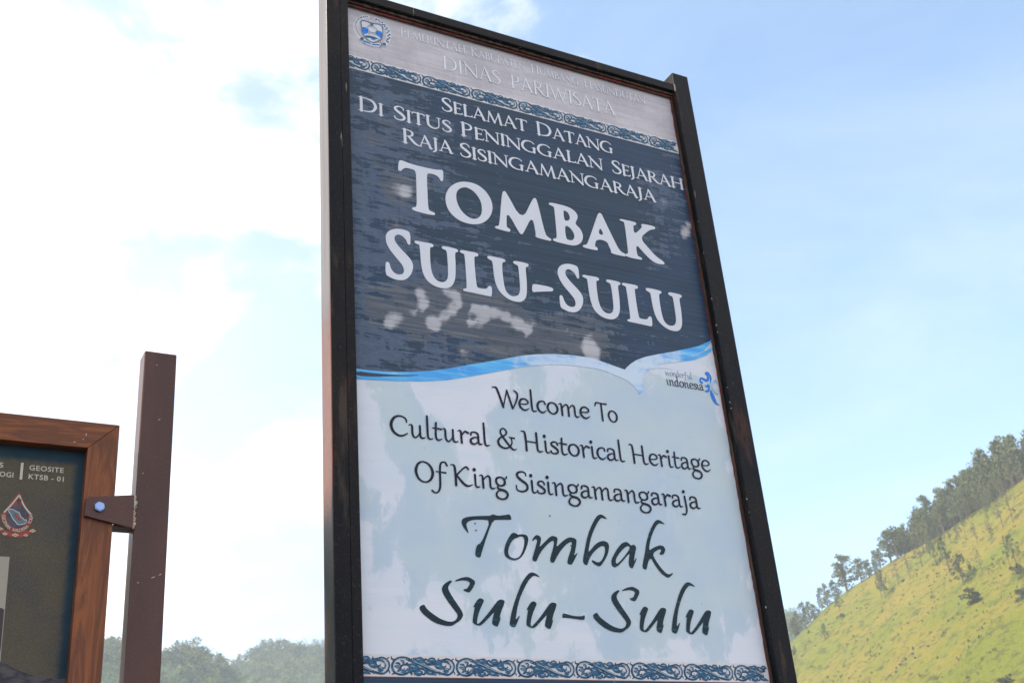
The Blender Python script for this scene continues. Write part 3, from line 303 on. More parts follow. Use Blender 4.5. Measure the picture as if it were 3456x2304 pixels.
ORN=[["b",[[0.0529,0.038,0.0024],[0.0428,0.043,0.0027],[0.0284,0.045,0.0032],[0.0129,0.0409,0.0032],[0.0038,0.0314,0.0034],[0.0019,0.022,0.0034],[0.0051,0.0128,0.0032],[0.0146,0.0074,0.003],[0.0278,0.0062,0.0034],[0.0393,0.0092,0.0029],[0.0449,0.0154,0.0026],[0.046,0.0224,0.0026],[0.0421,0.0273,0.0023],[0.0339,0.0285,0.0023],[0.0261,0.0262,0.0023],[0.0233,0.0206,0.0022],[0.0257,0.016,0.002],[0.0308,0.0165,0.0016],[0.033,0.0198,0.001]]],["b",[[0.0386,0.0415,0.0027],[0.057,0.0353,0.0036],[0.0774,0.028,0.0046],[0.0979,0.0191,0.0044],[0.1186,0.0119,0.0036],[0.1342,0.0082,0.003],[0.1458,0.0072,0.0029],[0.1558,0.013,0.0028],[0.1613,0.0231,0.0029],[0.1603,0.0336,0.003],[0.1522,0.0411,0.0028],[0.1416,0.0433,0.0029],[0.1329,0.0397,0.0024],[0.1288,0.0339,0.0022],[0.1295,0.0278,0.0021],[0.1342,0.025,0.0017],[0.1401,0.0265,0.0014],[0.1408,0.0299,0.0008]]],["b",[[0.1352,0.0422,0.002],[0.12,0.0376,0.0031],[0.106,0.0321,0.0034],[0.0943,0.0304,0.0034],[0.0867,0.0345,0.0029],[0.0848,0.0397,0.0027],[0.0892,0.0426,0.0023],[0.0932,0.0398,0.002]]],["b",[[0.0455,0.0117,0.0029],[0.0602,0.0152,0.0034],[0.0739,0.0196,0.0032],[0.0827,0.0179,0.0029],[0.0865,0.0119,0.0027],[0.0821,0.0068,0.0024],[0.0764,0.008,0.0017]]],["m",[[0.0564,0.0447,0.0013],[0.0573,0.0424,0.003],[0.0656,0.0416,0.0048],[0.0728,0.0404,0.0084],[0.079,0.0386,0.0073],[0.082,0.0349,0.003]]],["m",[[0.0937,0.0389,0.003],[0.1001,0.04,0.007],[0.1086,0.0411,0.0063],[0.1138,0.0403,0.0021]]],["m",[[0.0588,0.0081,0.0038],[0.0661,0.0092,0.0076],[0.0724,0.0102,0.0076],[0.0766,0.0112,0.0038]]],["m",[[0.0892,0.0133,0.006],[0.0975,0.0107,0.006],[0.1058,0.0089,0.0038],[0.114,0.0062,0.0014]]],["m",[[0.0442,0.0285,0.0031],[0.0523,0.0249,0.0095],[0.0606,0.0241,0.007],[0.0699,0.0229,0.002]]],["m",[[0.0468,0.0173,0.0063],[0.0562,0.0184,0.005],[0.0667,0.0204,0.0015]]],["m",[[0.1121,0.0279,0.0029],[0.1183,0.0261,0.007],[0.1258,0.0272,0.006],[0.1276,0.0225,0.005],[0.1222,0.0205,0.002]]],["m",[[0.1037,0.0296,0.0016],[0.1155,0.0322,0.004],[0.1263,0.0358,0.0053]]],["m",[[0.0115,0.0315,0.0019],[0.0186,0.0312,0.0032],[0.022,0.0262,0.0022]]],["m",[[0.0245,0.0374,0.0023],[0.0301,0.0357,0.0038],[0.0298,0.0296,0.0023]]],["m",[[0.0092,0.0245,0.0023],[0.0152,0.0232,0.004],[0.0197,0.0196,0.0021]]],["m",[[0.0148,0.013,0.0017],[0.0195,0.0154,0.0034],[0.0231,0.0145,0.0013]]],["m",[[0.0239,0.0099,0.0015],[0.0291,0.0118,0.0029],[0.0375,0.0152,0.0025],[0.0397,0.02,0.0013]]],["m",[[0.0361,0.0321,0.001],[0.0403,0.0321,0.0023],[0.0422,0.0294,0.0014]]],["m",[[0.1337,0.0359,0.0014],[0.1413,0.0375,0.0028],[0.1475,0.0343,0.0026],[0.1495,0.0315,0.0012]]],["m",[[0.1516,0.0306,0.0014],[0.1525,0.0249,0.0025],[0.1503,0.0191,0.0016]]],["m",[[0.1318,0.0216,0.0024],[0.1391,0.0194,0.0046],[0.1466,0.0191,0.003]]],["m",[[0.1336,0.015,0.0015],[0.1398,0.0128,0.0027],[0.1463,0.0143,0.0015]]],["b",[[0.0008,0.0467,0.0011],[0.0004,0.0421,0.002],[0.0072,0.0394,0.0023]]],["b",[[0.0052,0.0133,0.0019],[0.0063,0.0087,0.0022],[0.0008,0.0058,0.0013]]],["b",[[0.0468,0.0398,0.0018],[0.0515,0.0404,0.0018],[0.0522,0.0437,0.001]]],["b",[[0.1621,0.0447,0.0011],[0.1574,0.0412,0.0017],[0.1573,0.0364,0.0019],[0.1623,0.0308,0.0015]]],["b",[[0.1586,0.0155,0.0021],[0.1617,0.0127,0.0018],[0.163,0.0084,0.0012]]],["b",[[0.048,0.0084,0.0017],[0.0515,0.0076,0.0019],[0.0494,0.0047,0.001]]],["b",[[0.1212,0.0115,0.0013],[0.123,0.0064,0.0011]]],["b",[[0.1226,0.0452,0.001],[0.1202,0.0414,0.0017],[0.1244,0.0405,0.002]]],["l",[[0.0427,0.0406,0.0006],[0.0283,0.043,0.0007],[0.0138,0.0391,0.0008],[0.0063,0.0305,0.0008],[0.0045,0.0221,0.0008],[0.0077,0.0138,0.0008],[0.0157,0.0093,0.0008],[0.0279,0.0081,0.0008]]],["l",[[0.057,0.0362,0.0008],[0.0775,0.0291,0.0009],[0.098,0.0203,0.0009],[0.1186,0.0131,0.0008]]],["l",[[0.146,0.0091,0.0007],[0.1538,0.0144,0.0008],[0.1588,0.0231,0.0008],[0.1579,0.0326,0.0008],[0.151,0.0392,0.0007],[0.1415,0.0411,0.0007]]],["l",[[0.0656,0.0421,0.0008],[0.0707,0.0403,0.001]]],["l",[[0.1001,0.0409,0.001],[0.1076,0.0416,0.0008]]],["l",[[0.0503,0.0258,0.001],[0.0585,0.0245,0.0008]]],["l",[[0.0662,0.0101,0.001],[0.0724,0.0112,0.0011]]],["l",[[0.0934,0.0125,0.0008],[0.1006,0.0107,0.0008]]],["l",[[0.1163,0.027,0.0008],[0.1226,0.0262,0.001]]],["l",[[0.0122,0.0236,0.0008],[0.0172,0.0214,0.0008]]],["l",[[0.1371,0.0203,0.0008],[0.1434,0.0195,0.0011]]],["l",[[0.026,0.0365,0.0008],[0.029,0.0338,0.0008]]]]
ORNP=[1.101,0.1678]
WHITE=[[1.2245,3.1804,0.0159,1],[1.2334,3.1535,0.0161,1.1],[1.2289,3.1313,0.0111,0.9],[1.2008,3.1123,0.0118,0.7],[1.1397,3.0878,0.0206,0.75],[1.1274,3.0685,0.0154,0.8],[1.1597,3.0912,0.0146,0.6],[1.1386,3.06,0.0103,0.5],[1.3054,3.2008,0.0138,0.9],[1.3328,3.1895,0.0165,1.1],[1.3437,3.166,0.0115,1.1],[1.3194,3.1437,0.0161,1],[1.2934,3.1178,0.015,0.9],[1.2592,3.0907,0.0202,1.2],[1.2636,3.0774,0.0125,1],[1.3947,3.1588,0.014,1.2],[1.4271,3.159,0.0169,1.2],[1.4597,3.1592,0.0142,1.2],[1.492,3.152,0.0165,1.2],[1.5274,3.1361,0.0184,1.3],[1.5558,3.1225,0.0151,1.3],[1.4105,3.1307,0.0131,1.1],[1.4052,3.1082,0.0087,0.9],[1.4256,3.1406,0.0149,1],[1.3771,3.1376,0.0073,1.1],[1.3765,3.1141,0.0123,1.1],[1.5518,3.0999,0.0034,0.8],[1.5575,3.0827,0.0034,0.7],[1.5651,3.0658,0.0037,0.6],[1.3458,3.0156,0.0127,0.7],[1.7643,3.1083,0.0197,1],[1.7694,3.0867,0.0177,1.1],[1.7722,3.1396,0.0072,0.6],[1.7502,3.121,0.0095,0.5],[1.6813,3.1621,0.0024,0.7],[1.6948,3.1456,0.0024,0.8],[1.7103,3.1295,0.0024,0.7],[1.171,3.5136,0.0206,0.5],[1.1968,3.5093,0.0178,1],[1.2233,3.5183,0.0127,0.5],[1.1868,3.4966,0.0152,0.6],[1.1638,3.3893,0.0098,0.5],[1.5807,3.1463,0.014,0.5],[1.7687,3.0897,0.0268,1],[1.7703,3.0705,0.0225,1],[2.218,3.6192,0.0125,0.9],[2.2012,3.5926,0.0174,0.9],[2.1893,3.5729,0.0149,0.7],[2.1287,3.6917,0.0175,0.4]]
BARE=[[1.1025,3.1579,0.0377,0.8],[1.0905,3.0897,0.041,0.9],[1.2026,3.1515,0.0608,1],[1.2133,3.09,0.0528,1],[1.1537,3.1076,0.0452,1],[1.307,3.1703,0.0653,1.1],[1.3171,3.1076,0.0573,1],[1.408,3.1448,0.0626,1.1],[1.4812,3.1538,0.0597,1.1],[1.4574,3.0881,0.0626,1.1],[1.5315,3.1002,0.0635,1],[1.2178,3.0456,0.0278,0.8],[1.2961,3.0478,0.0247,0.8],[1.3457,3.0139,0.0282,1],[1.4197,3.0642,0.0362,0.8],[1.4837,3.0565,0.0473,0.8],[1.5654,3.0694,0.0559,0.8],[1.6256,3.1083,0.0777,0.7],[1.6795,3.0801,0.0777,0.7],[1.7584,3.0924,0.0592,0.8],[1.1006,2.9995,0.0202,0.7],[1.0467,3.0211,0.0133,0.6],[1.1364,3.5259,0.0305,0.8],[1.1757,3.5121,0.0498,1],[1.2233,3.5183,0.0407,0.9],[1.2751,3.5466,0.0184,0.9],[1.1264,3.5757,0.0233,0.7],[1.1499,3.3888,0.0272,0.9],[1.2359,3.3875,0.0297,0.8],[1.4016,3.5235,0.0132,0.6],[1.2927,3.6448,0.0108,0.7],[1.1043,3.6148,0.0152,0.5],[1.1051,3.6797,0.0434,0.7],[1.1309,3.7467,0.0212,0.7],[1.1618,3.7388,0.0159,0.9],[1.1187,3.5901,0.0299,0.8],[1.2844,3.6055,0.0132,0.7],[1.6753,3.104,0.1116,0.7],[1.8146,3.156,0.0947,0.6],[1.909,3.1515,0.0862,0.4],[2.1267,3.6796,0.0224,0.6],[2.2221,3.6086,0.0313,0.7],[2.129,3.6225,0.0247,0.5]]
SLATE=[[1.1363,3.6236,0.1819,0.75],[1.1024,3.7199,0.1432,0.6],[1.2357,3.7461,0.1586,0.45],[1.1215,3.4567,0.1451,0.7],[1.0793,3.2351,0.1194,0.85],[1.0572,3.0489,0.1132,0.9],[1.2028,3.0462,0.1622,0.95],[1.3458,3.0511,0.1854,0.85],[1.4883,3.198,0.1193,0.6],[1.3205,3.5342,0.1861,0.35],[1.4005,3.2987,0.1493,0.35],[1.3232,3.916,0.1342,0.25],[1.5302,3.1282,0.1979,0.5],[1.7389,3.2129,0.1256,0.45],[1.7788,3.1206,0.1353,0.55],[1.9818,3.204,0.1103,0.3],[2.0757,3.6563,0.0737,0.55],[2.1492,3.7434,0.0886,0.65],[2.2299,3.8592,0.0655,0.6],[2.0892,3.5234,0.0841,0.5],[2.1868,3.6818,0.0756,0.5],[2.1908,3.5675,0.074,0.4],[2.2218,3.9555,0.0533,0.5],[1.0864,3.8123,0.0725,0.5],[1.287,3.6203,0.0418,0.8],[1.3016,3.7097,0.0192,0.8],[1.4001,3.4802,0.0145,0.8],[1.4094,3.4207,0.0143,0.7]]
PALE=[[2.0484,2.8215,0.176,0.8],[1.9787,2.7221,0.1997,0.9],[1.8369,2.798,0.1761,0.8],[1.6799,2.7276,0.149,0.8],[1.5955,2.8241,0.131,0.7],[1.5,2.8039,0.0819,0.7],[1.7562,2.9448,0.0894,0.5],[2.1213,2.9255,0.0858,0.7],[2.0397,2.5933,0.1957,0.9],[2.089,2.4661,0.1656,0.8],[1.8479,2.5355,0.1863,0.8],[1.713,2.6099,0.1656,0.8],[1.5253,2.594,0.1237,0.7],[1.2639,2.5876,0.1152,0.7],[1.2272,2.6809,0.0754,0.75],[1.1877,2.7257,0.075,0.7],[1.2777,2.5412,0.1144,0.8],[1.1754,2.464,0.0938,0.7],[1.3393,2.4597,0.1137,0.6],[1.4182,2.3872,0.1307,0.5],[1.6851,2.3936,0.1748,0.6],[1.9205,2.3731,0.1466,0.7],[1.1697,2.3444,0.0456,0.6],[1.1518,2.8635,0.0515,0.8],[1.094,2.8811,0.0382,0.9],[1.133,2.8104,0.0422,0.8],[1.0995,2.5577,0.0704,0.5],[1.9102,2.9465,0.1025,0.5],[1.717,2.2191,0.042,0.7],[1.763,2.2203,0.0427,0.7]]
WHITEBLUE=[[1.6164,3.0187,0.0783,0.9],[1.7171,3.0337,0.0703,1],[1.8078,3.0279,0.0717,1],[1.5297,3.0197,0.0383,0.5],[1.9042,3.0469,0.063,1],[1.9854,3.0885,0.0431,0.9],[1.9437,3.0971,0.0427,0.8],[2.0657,3.1107,0.0275,0.8],[2.0876,3.109,0.0221,0.7],[2.0258,3.0697,0.0433,0.8],[1.3396,2.9596,0.0127,0.7],[1.2153,2.9459,0.0089,0.4],[1.9562,3.0398,0.0427,0.7],[1.8869,3.0007,0.0311,0.4],[2.2247,3.1764,0.0138,0.5]]
EMB=[["red",[[[0.2743,2.5937],[0.278,2.5881],[0.2866,2.57],[0.2982,2.5516],[0.3067,2.5412],[0.3096,2.5387],[0.3093,2.5263],[0.3055,2.5137],[0.2991,2.5036],[0.2911,2.4976],[0.2828,2.495],[0.2717,2.4955],[0.2602,2.5008],[0.2509,2.5095],[0.2436,2.5212],[0.2403,2.5318],[0.2406,2.538],[0.2451,2.5417],[0.2513,2.5532],[0.2595,2.5691],[0.2679,2.5837]]]],["ink",[[[0.2725,2.5619],[0.2836,2.5621],[0.2918,2.5545],[0.299,2.5434],[0.3003,2.5297],[0.2966,2.5171],[0.2888,2.5083],[0.2781,2.5051],[0.2669,2.5074],[0.2575,2.5155],[0.2521,2.5273],[0.2514,2.5395],[0.2577,2.5503],[0.2642,2.5591]]]],["cream",[[[0.2546,2.5507],[0.2649,2.5513],[0.2722,2.5464],[0.2784,2.5456],[0.2824,2.5393],[0.2833,2.5345],[0.2897,2.5309],[0.2922,2.527],[0.2961,2.529],[0.2979,2.524],[0.2945,2.5172],[0.287,2.5146],[0.2785,2.5134],[0.2732,2.5201],[0.2672,2.5258],[0.2636,2.5316],[0.2603,2.5386],[0.2564,2.542]]]],["lake",[[[0.256,2.5492],[0.2651,2.5497],[0.2717,2.5447],[0.2777,2.5439],[0.2809,2.5386],[0.2822,2.5332],[0.289,2.5295],[0.2921,2.5252],[0.2959,2.5272],[0.2965,2.5239],[0.2937,2.5188],[0.2868,2.5163],[0.2793,2.5151],[0.2746,2.5211],[0.2686,2.5269],[0.2648,2.5327],[0.2617,2.5393],[0.2577,2.543]]]],["red",[[[0.2684,2.5409],[0.2733,2.5413],[0.2776,2.5348],[0.2856,2.5286],[0.2848,2.5244],[0.2799,2.524],[0.2745,2.5291],[0.269,2.5355]]]],["red",[[[0.2425,2.4968],[0.2542,2.5003],[0.267,2.4945],[0.2791,2.4947],[0.2935,2.4978],[0.3003,2.5037],[0.3106,2.499],[0.3091,2.4955],[0.2947,2.4857],[0.2802,2.4836],[0.2656,2.4836],[0.253,2.4881],[0.2427,2.4947]]]],["cream",[[[0.2354,2.5013],[0.2422,2.5056],[0.2498,2.502],[0.2429,2.4981]]]],["orange",[[[0.2375,2.5015],[0.2423,2.5043],[0.2476,2.5019],[0.2428,2.4994]]]],["cream",[[[0.3046,2.5016],[0.3118,2.5065],[0.3199,2.5023],[0.3126,2.4978]]]],["orange",[[[0.3069,2.5018],[0.3119,2.505],[0.3176,2.5021],[0.3125,2.4993]]]],["cream",[[[0.2474,2.4901],[0.253,2.4943],[0.2595,2.4906],[0.2538,2.4868]]]],["orange",[[[0.2492,2.4902],[0.2532,2.493],[0.2576,2.4905],[0.2536,2.4881]]]],["cream",[[[0.2678,2.4889],[0.2753,2.4937],[0.2838,2.4896],[0.2762,2.4852]]]],["orange",[[[0.2701,2.4891],[0.2755,2.4922],[0.2814,2.4894],[0.276,2.4867]]]],["cream",[[[0.2929,2.4899],[0.2982,2.4935],[0.3042,2.4904],[0.2988,2.487]]]],["orange",[[[0.2946,2.49],[0.2983,2.4924],[0.3025,2.4902],[0.2987,2.4882]]]]]
EMBS=[["cream",[[0.2464,2.5412,0.0018],[0.2603,2.5609,0.0016],[0.2751,2.5854,0.0014]]],["cream",[[0.2751,2.5854,0.0014],[0.2888,2.5591,0.0016],[0.3048,2.5408,0.0019]]],["cream",[[0.2739,2.6657,0.003],[0.2745,2.6238,0.0029]]],["ink",[[0.2713,2.5742,0.0018],[0.28,2.5736,0.0018],[0.2743,2.569,0.0018],[0.2785,2.5638,0.0016]]]]
ARC=[["G",0.2459,2.532,-1.499],["E",0.2467,2.5263,-1.418],["O",0.2483,2.5209,-1.272],["P",0.2506,2.5158,-1.043],["A",0.2537,2.5112,-0.885],["R",0.2575,2.5072,-0.785],["K",0.2618,2.5039,-0.611],[" ",0.2664,2.5015,-0.395],["K",0.2714,2.5,-0.245],["A",0.2765,2.4994,-0.083],["L",0.2815,2.4997,0.165],["D",0.2865,2.5011,0.349],["E",0.2911,2.5033,0.611],["R",0.2953,2.5064,0.785],["A",0.2989,2.5103,0.896],[" ",0.3018,2.5148,1.043],["T",0.304,2.5199,1.176],["O",0.3054,2.5253,1.429],["B",0.3059,2.531,1.571],["A",0.3056,2.5367,1.713]]
BTXT=[["GEOSITE",0.2906,0.368,2.65,0.0128],["KTSB - 01",0.2911,0.3699,2.6279,0.0127],["LOGI",0.2192,0.2574,2.6276,0.013],["S",0.2237,0.2334,2.6499,0.0129]]
PHOTO=[[[0.2114,2.4374],[0.269,2.4376],[0.2737,2.2018],[0.2189,2.2051]],[[0.224,2.3221],[0.2639,2.3204],[0.2698,2.3167],[0.2714,2.2352],[0.2702,2.2062],[0.2184,2.2095]]]
ROCK=[[0.2367,2.2055],[0.2734,2.1992],[0.2917,2.197],[0.3017,2.1882],[0.3175,2.1834],[0.3366,2.1753],[0.3679,2.17],[0.3994,2.1666],[0.4242,2.1702],[0.4228,2.1411],[0.4275,2.0836],[0.2442,2.0837]]
BRK=[[[0.4182,2.5763],[0.4225,2.5819],[0.5267,2.5955],[0.5286,2.592],[0.5293,2.5126],[0.4177,2.5346]],[0.4495,2.5577]]
HOLES=[[1.3462,2.5266],[1.3473,2.5083],[1.6286,2.487],[1.5716,2.5647]]
SCR=[[[0.5495,2.3834],[0.5534,2.3857]],[[0.5808,2.3971],[0.5902,2.4012]],[[0.5983,2.4052],[0.605,2.4085]],[[0.5771,2.8009],[0.5814,2.8038]],[[0.5462,2.655],[0.5489,2.6568]],[[0.4074,2.745],[0.4082,2.7389]],[[0.4004,2.728],[0.4031,2.7291]],[[0.38,2.7188],[0.3853,2.7209]],[[0.5634,2.9514],[0.5671,2.9519]]]
TREES=[["ridge",364.9,367.0,13.8,8.0],["ridge",362.9,355.7,9.9,4.7],["ridge",362.9,351.0,7.3,4.9],["ridge",365.9,348.6,8.5,3.3],["ridge",364.7,345.3,8.4,3.2],["ridge",366.4,375.9,8.1,4.6],["ridge",358.5,373.5,10.2,4.0],["ridge",362.2,381.1,10.1,3.0],["ridge",363.9,338.5,11.6,5.6],["ridge",362.8,333.7,12.1,5.9],["ridge",355.7,386.1,10.8,4.3],["ridge",368.2,404.6,10.1,3.9],["ridge",356.0,382.8,9.2,3.5],["ridge",355.2,379.1,6.7,3.2],["ridge",366.4,405.2,8.4,4.2],["ridge",358.4,379.7,2.9,2.1],["slope",333.9,319.0,10.9,3.3],["slope",331.3,314.7,10.6,3.3],["sparse",333.1,308.7,8.3,3.3],["sparse",331.6,301.2,7.6,2.5],["slope",346.3,354.6,7.1,3.1],["slope",323.1,341.4,6.1,3.1],["bush",341.5,369.3,2.8,1.8],["bush",296.8,293.6,2.6,1.3],["bush",331.0,368.4,3.8,2.8],["flat",335.8,298.4,6.7,4.9],["slope",332.4,288.9,9.1,2.5],["slope",309.6,264.3,12.6,4.7],["slope",287.7,241.7,9.6,5.8],["sparse",314.3,254.6,7.8,2.1],["sparse",313.1,247.9,8.5,2.3],["sparse",288.8,235.0,7.2,2.5],["sparse",285.0,222.0,8.4,2.4],["slope",281.4,217.0,8.0,3.7],["sparse",340.7,287.2,4.8,2.3],["sparse",339.0,281.5,5.7,2.5],["bush",270.5,225.5,5.1,7.8],["bush",257.7,199.6,5.0,5.0],["bush",273.3,210.9,3.0,4.3],["bush",224.8,183.8,2.2,5.2],["bush",331.7,288.4,1.8,2.5],["sparse",315.1,244.2,9.3,3.1],["sparse",309.2,235.4,9.6,3.0],["bush",332.5,304.8,2.1,2.8],["bush",334.6,342.0,2.0,2.5]]
RS=[-260.0, -120.0, -0.1, 14.2, 28.8, 40.6, 50.6, 60.0, 68.4, 78.6, 97.2, 115.3, 125.1, 138.8, 151.1, 191.1, 261.1, 371.1, 571.1]
RH=[5.0, 40.0, 105.3, 108.9, 113.6, 116.6, 118.4, 119.4, 120.7, 122.1, 122.9, 124.8, 126.3, 127.7, 130.0, 138.0, 144.0, 135.0, 90.0]
HAZE=0.00035
# ------------------------------------------------------------------ materials
def steel_fn(T, b):
    p = T.geo()
    big = T.noise(p, 3.0, 5, 0.6)
    st = T.noise(T.scale(p, (30, 30, 2.2)), 1.0, 6, 0.6)
    fine = T.noise(p, 160, 3, 0.6)
    z = T.n('ShaderNodeSeparateXYZ'); T.put(z.inputs[0], p)
    base = T.mix(T.map(big, 0.35, 0.7), srgb(17, 18, 25), srgb(32, 28, 28))
    base = T.mix(T.math('MULTIPLY', T.map(fine, 0.55, 0.75), 0.35), base, srgb(82, 78, 78))
    # rust runs where the paint has gone
    rn = T.math('ADD', T.noise(T.scale(p, (14, 14, 3.0)), 1.0, 6, 0.62), T.math('MULTIPLY', T.math('SUBTRACT', st, 0.5), 0.35))
    rust = T.map(rn, 0.56, 0.70)
    col = T.mix(T.math('MULTIPLY', rust, 0.75), base, T.mix(T.map(st, 0.4, 0.6), srgb(92, 50, 38), srgb(70, 62, 55)))
    scr = T.map(T.noise(T.scale(p, (60, 60, 9)), 1.0, 2, 0.4), 0.73, 0.76)
    col = T.mix(T.math('MULTIPLY', scr, 0.5), col, srgb(150, 148, 145))
    T.put(b.inputs['Base Color'], col)
    T.put(b.inputs['Roughness'], T.map(T.math('ADD', big, T.math('MULTIPLY', rust, 0.4)), 0.35, 1.0, 0.40, 0.68))
    bumpit(T, b, T.math('ADD', fine, T.math('MULTIPLY', st, 0.6)), 0.12, 0.002)
M_STEEL = material('weathered_black_steel', rough=0.4, spec=.12, fn=steel_fn)

def rustside_fn(T, b):                      # the sun-side of the left post: primer showing through, pale sheen painted in at the top
    steel_fn(T, b)
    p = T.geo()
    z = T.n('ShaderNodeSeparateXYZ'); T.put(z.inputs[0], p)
    src = b.inputs['Base Color'].links[0].from_socket
    band = T.math('MULTIPLY', T.map(z.outputs[2], 2.45, 2.62), T.map(z.outputs[2], 3.30, 2.95))
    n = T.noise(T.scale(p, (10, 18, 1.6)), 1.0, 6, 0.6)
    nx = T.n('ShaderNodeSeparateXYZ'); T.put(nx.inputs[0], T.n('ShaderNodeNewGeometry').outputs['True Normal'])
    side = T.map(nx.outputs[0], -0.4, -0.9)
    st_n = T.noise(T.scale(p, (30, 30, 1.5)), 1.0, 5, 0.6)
    f = T.math('MULTIPLY', T.math('MULTIPLY', T.map(T.math('ADD', n, T.math('MULTIPLY', band, 0.22)), 0.54, 0.66), band), side)
    T.put(b.inputs['Roughness'], T.map(side, 0, 1, 0.5, 0.2)); T.put(b.inputs['Specular IOR Level'], T.map(side, 0, 1, 0.12, 0.2))
    painted_sheen = T.math('MULTIPLY', T.math('MULTIPLY', T.map(T.math('ADD', z.outputs[2], T.math('MULTIPLY', n, 0.5)), 2.85, 3.45), side), T.map(st_n, 0.3, 0.6, 0.75, 1.0))  # bright reflection on the upper side face, painted into the colour
    src = T.mix(painted_sheen, src, T.mix(n, srgb(122, 112, 108), srgb(100, 96, 97)))
    T.put(b.inputs['Base Color'], T.mix(f, src, T.mix(T.noise(p, 25), srgb(104, 50, 38), srgb(120, 84, 68))))
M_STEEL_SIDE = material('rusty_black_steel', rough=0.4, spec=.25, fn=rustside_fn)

def trim_fn(T, b):
    p = T.geo()
    n = T.noise(T.scale(p, (60, 60, 4)), 1.0, 6, 0.65)
    n2 = T.noise(T.scale(p, (22, 22, 14)), 1.0, 4, 0.6)
    c = T.mix(T.map(n, 0.4, 0.6), srgb(54, 40, 34), srgb(98, 84, 72))
    c = T.mix(T.map(n2, 0.6, 0.68), c, srgb(26, 24, 26))
    T.put(b.inputs['Base Color'], c)
    bumpit(T, b, n, 0.5, 0.003)
M_TRIM = material('scraped_brown_trim', rough=0.55, fn=trim_fn)
M_PRIMER = material('red_primer', srgb(104, 34, 28), 0.6, fn=lambda T, b: T.put(b.inputs['Base Color'], T.mix(T.map(T.noise(T.geo(), 45, 5, 0.6), 0.42, 0.62), srgb(122, 40, 32), srgb(58, 34, 30))))
M_WELD = material('weld_metal', srgb(150, 146, 138), 0.35, metal=0.7, fn=lambda T, b: bumpit(T, b, T.noise(T.geo(), 300, 3), 0.8, 0.002))

def panel_fn(T, b):
    p = T.geo()
    pale = T.attr('pale')
    n = T.noise(T.scale(p, (1, 1, 0.75)), 9.0, 9, 0.62, 0.4)
    n2 = T.noise(T.scale(p, (1, 1, 0.4)), 38.0, 6, 0.7)
    v = T.math('ADD', T.nrm(n, .85), T.nrm(n2, .22))
    v = T.math('ADD', v, pale)
    hard = T.math('ADD', T.math('MULTIPLY', T.map(v, 0.42, 0.56), .5), T.math('MULTIPLY', T.map(v, 0.2, 0.9), .42))
    soft = T.map(T.noise(T.scale(p, (0.6, 1, 2.6)), 7.0, 6, 0.6), 0.38, 0.7)
    white = T.mix(T.math('MULTIPLY', soft, 0.6), srgb(212, 214, 226), srgb(194, 207, 223))
    tint = T.mix(T.map(T.noise(p, 5.0, 4, 0.5), 0.42, 0.6), srgb(180, 197, 206), srgb(170, 191, 210))
    c = T.mix(T.math('MULTIPLY', hard, 0.85), white, tint)
    streak = T.map(T.noise(T.scale(p, (3, 1, 260)), 1.0, 3, 0.6), 0.35, 0.7)
    c = T.mix(T.math('MULTIPLY', streak, 0.07), c, srgb(170, 190, 215))
    sp = T.map(T.noise(p, 420, 2, 0.5), 0.74, 0.78)
    c = T.mix(T.math('MULTIPLY', sp, 0.5), c, srgb(240, 228, 222))
    dk = T.map(T.noise(T.scale(p, (1, 1, 0.8)), 95, 2, 0.4), 0.755, 0.775)
    c = T.mix(T.math('MULTIPLY', dk, 0.6), c, srgb(120, 118, 116))
    T.put(b.inputs['Base Color'], c)
    T.put(b.inputs['Roughness'], T.map(hard, 0, 1, 0.42, 0.55))
    bumpit(T, b, T.math('ADD', hard, T.math('MULTIPLY', n2, 0.3)), 0.06, 0.0006)
M_PANEL = material('worn_white_sheet', rough=0.45, fn=panel_fn)

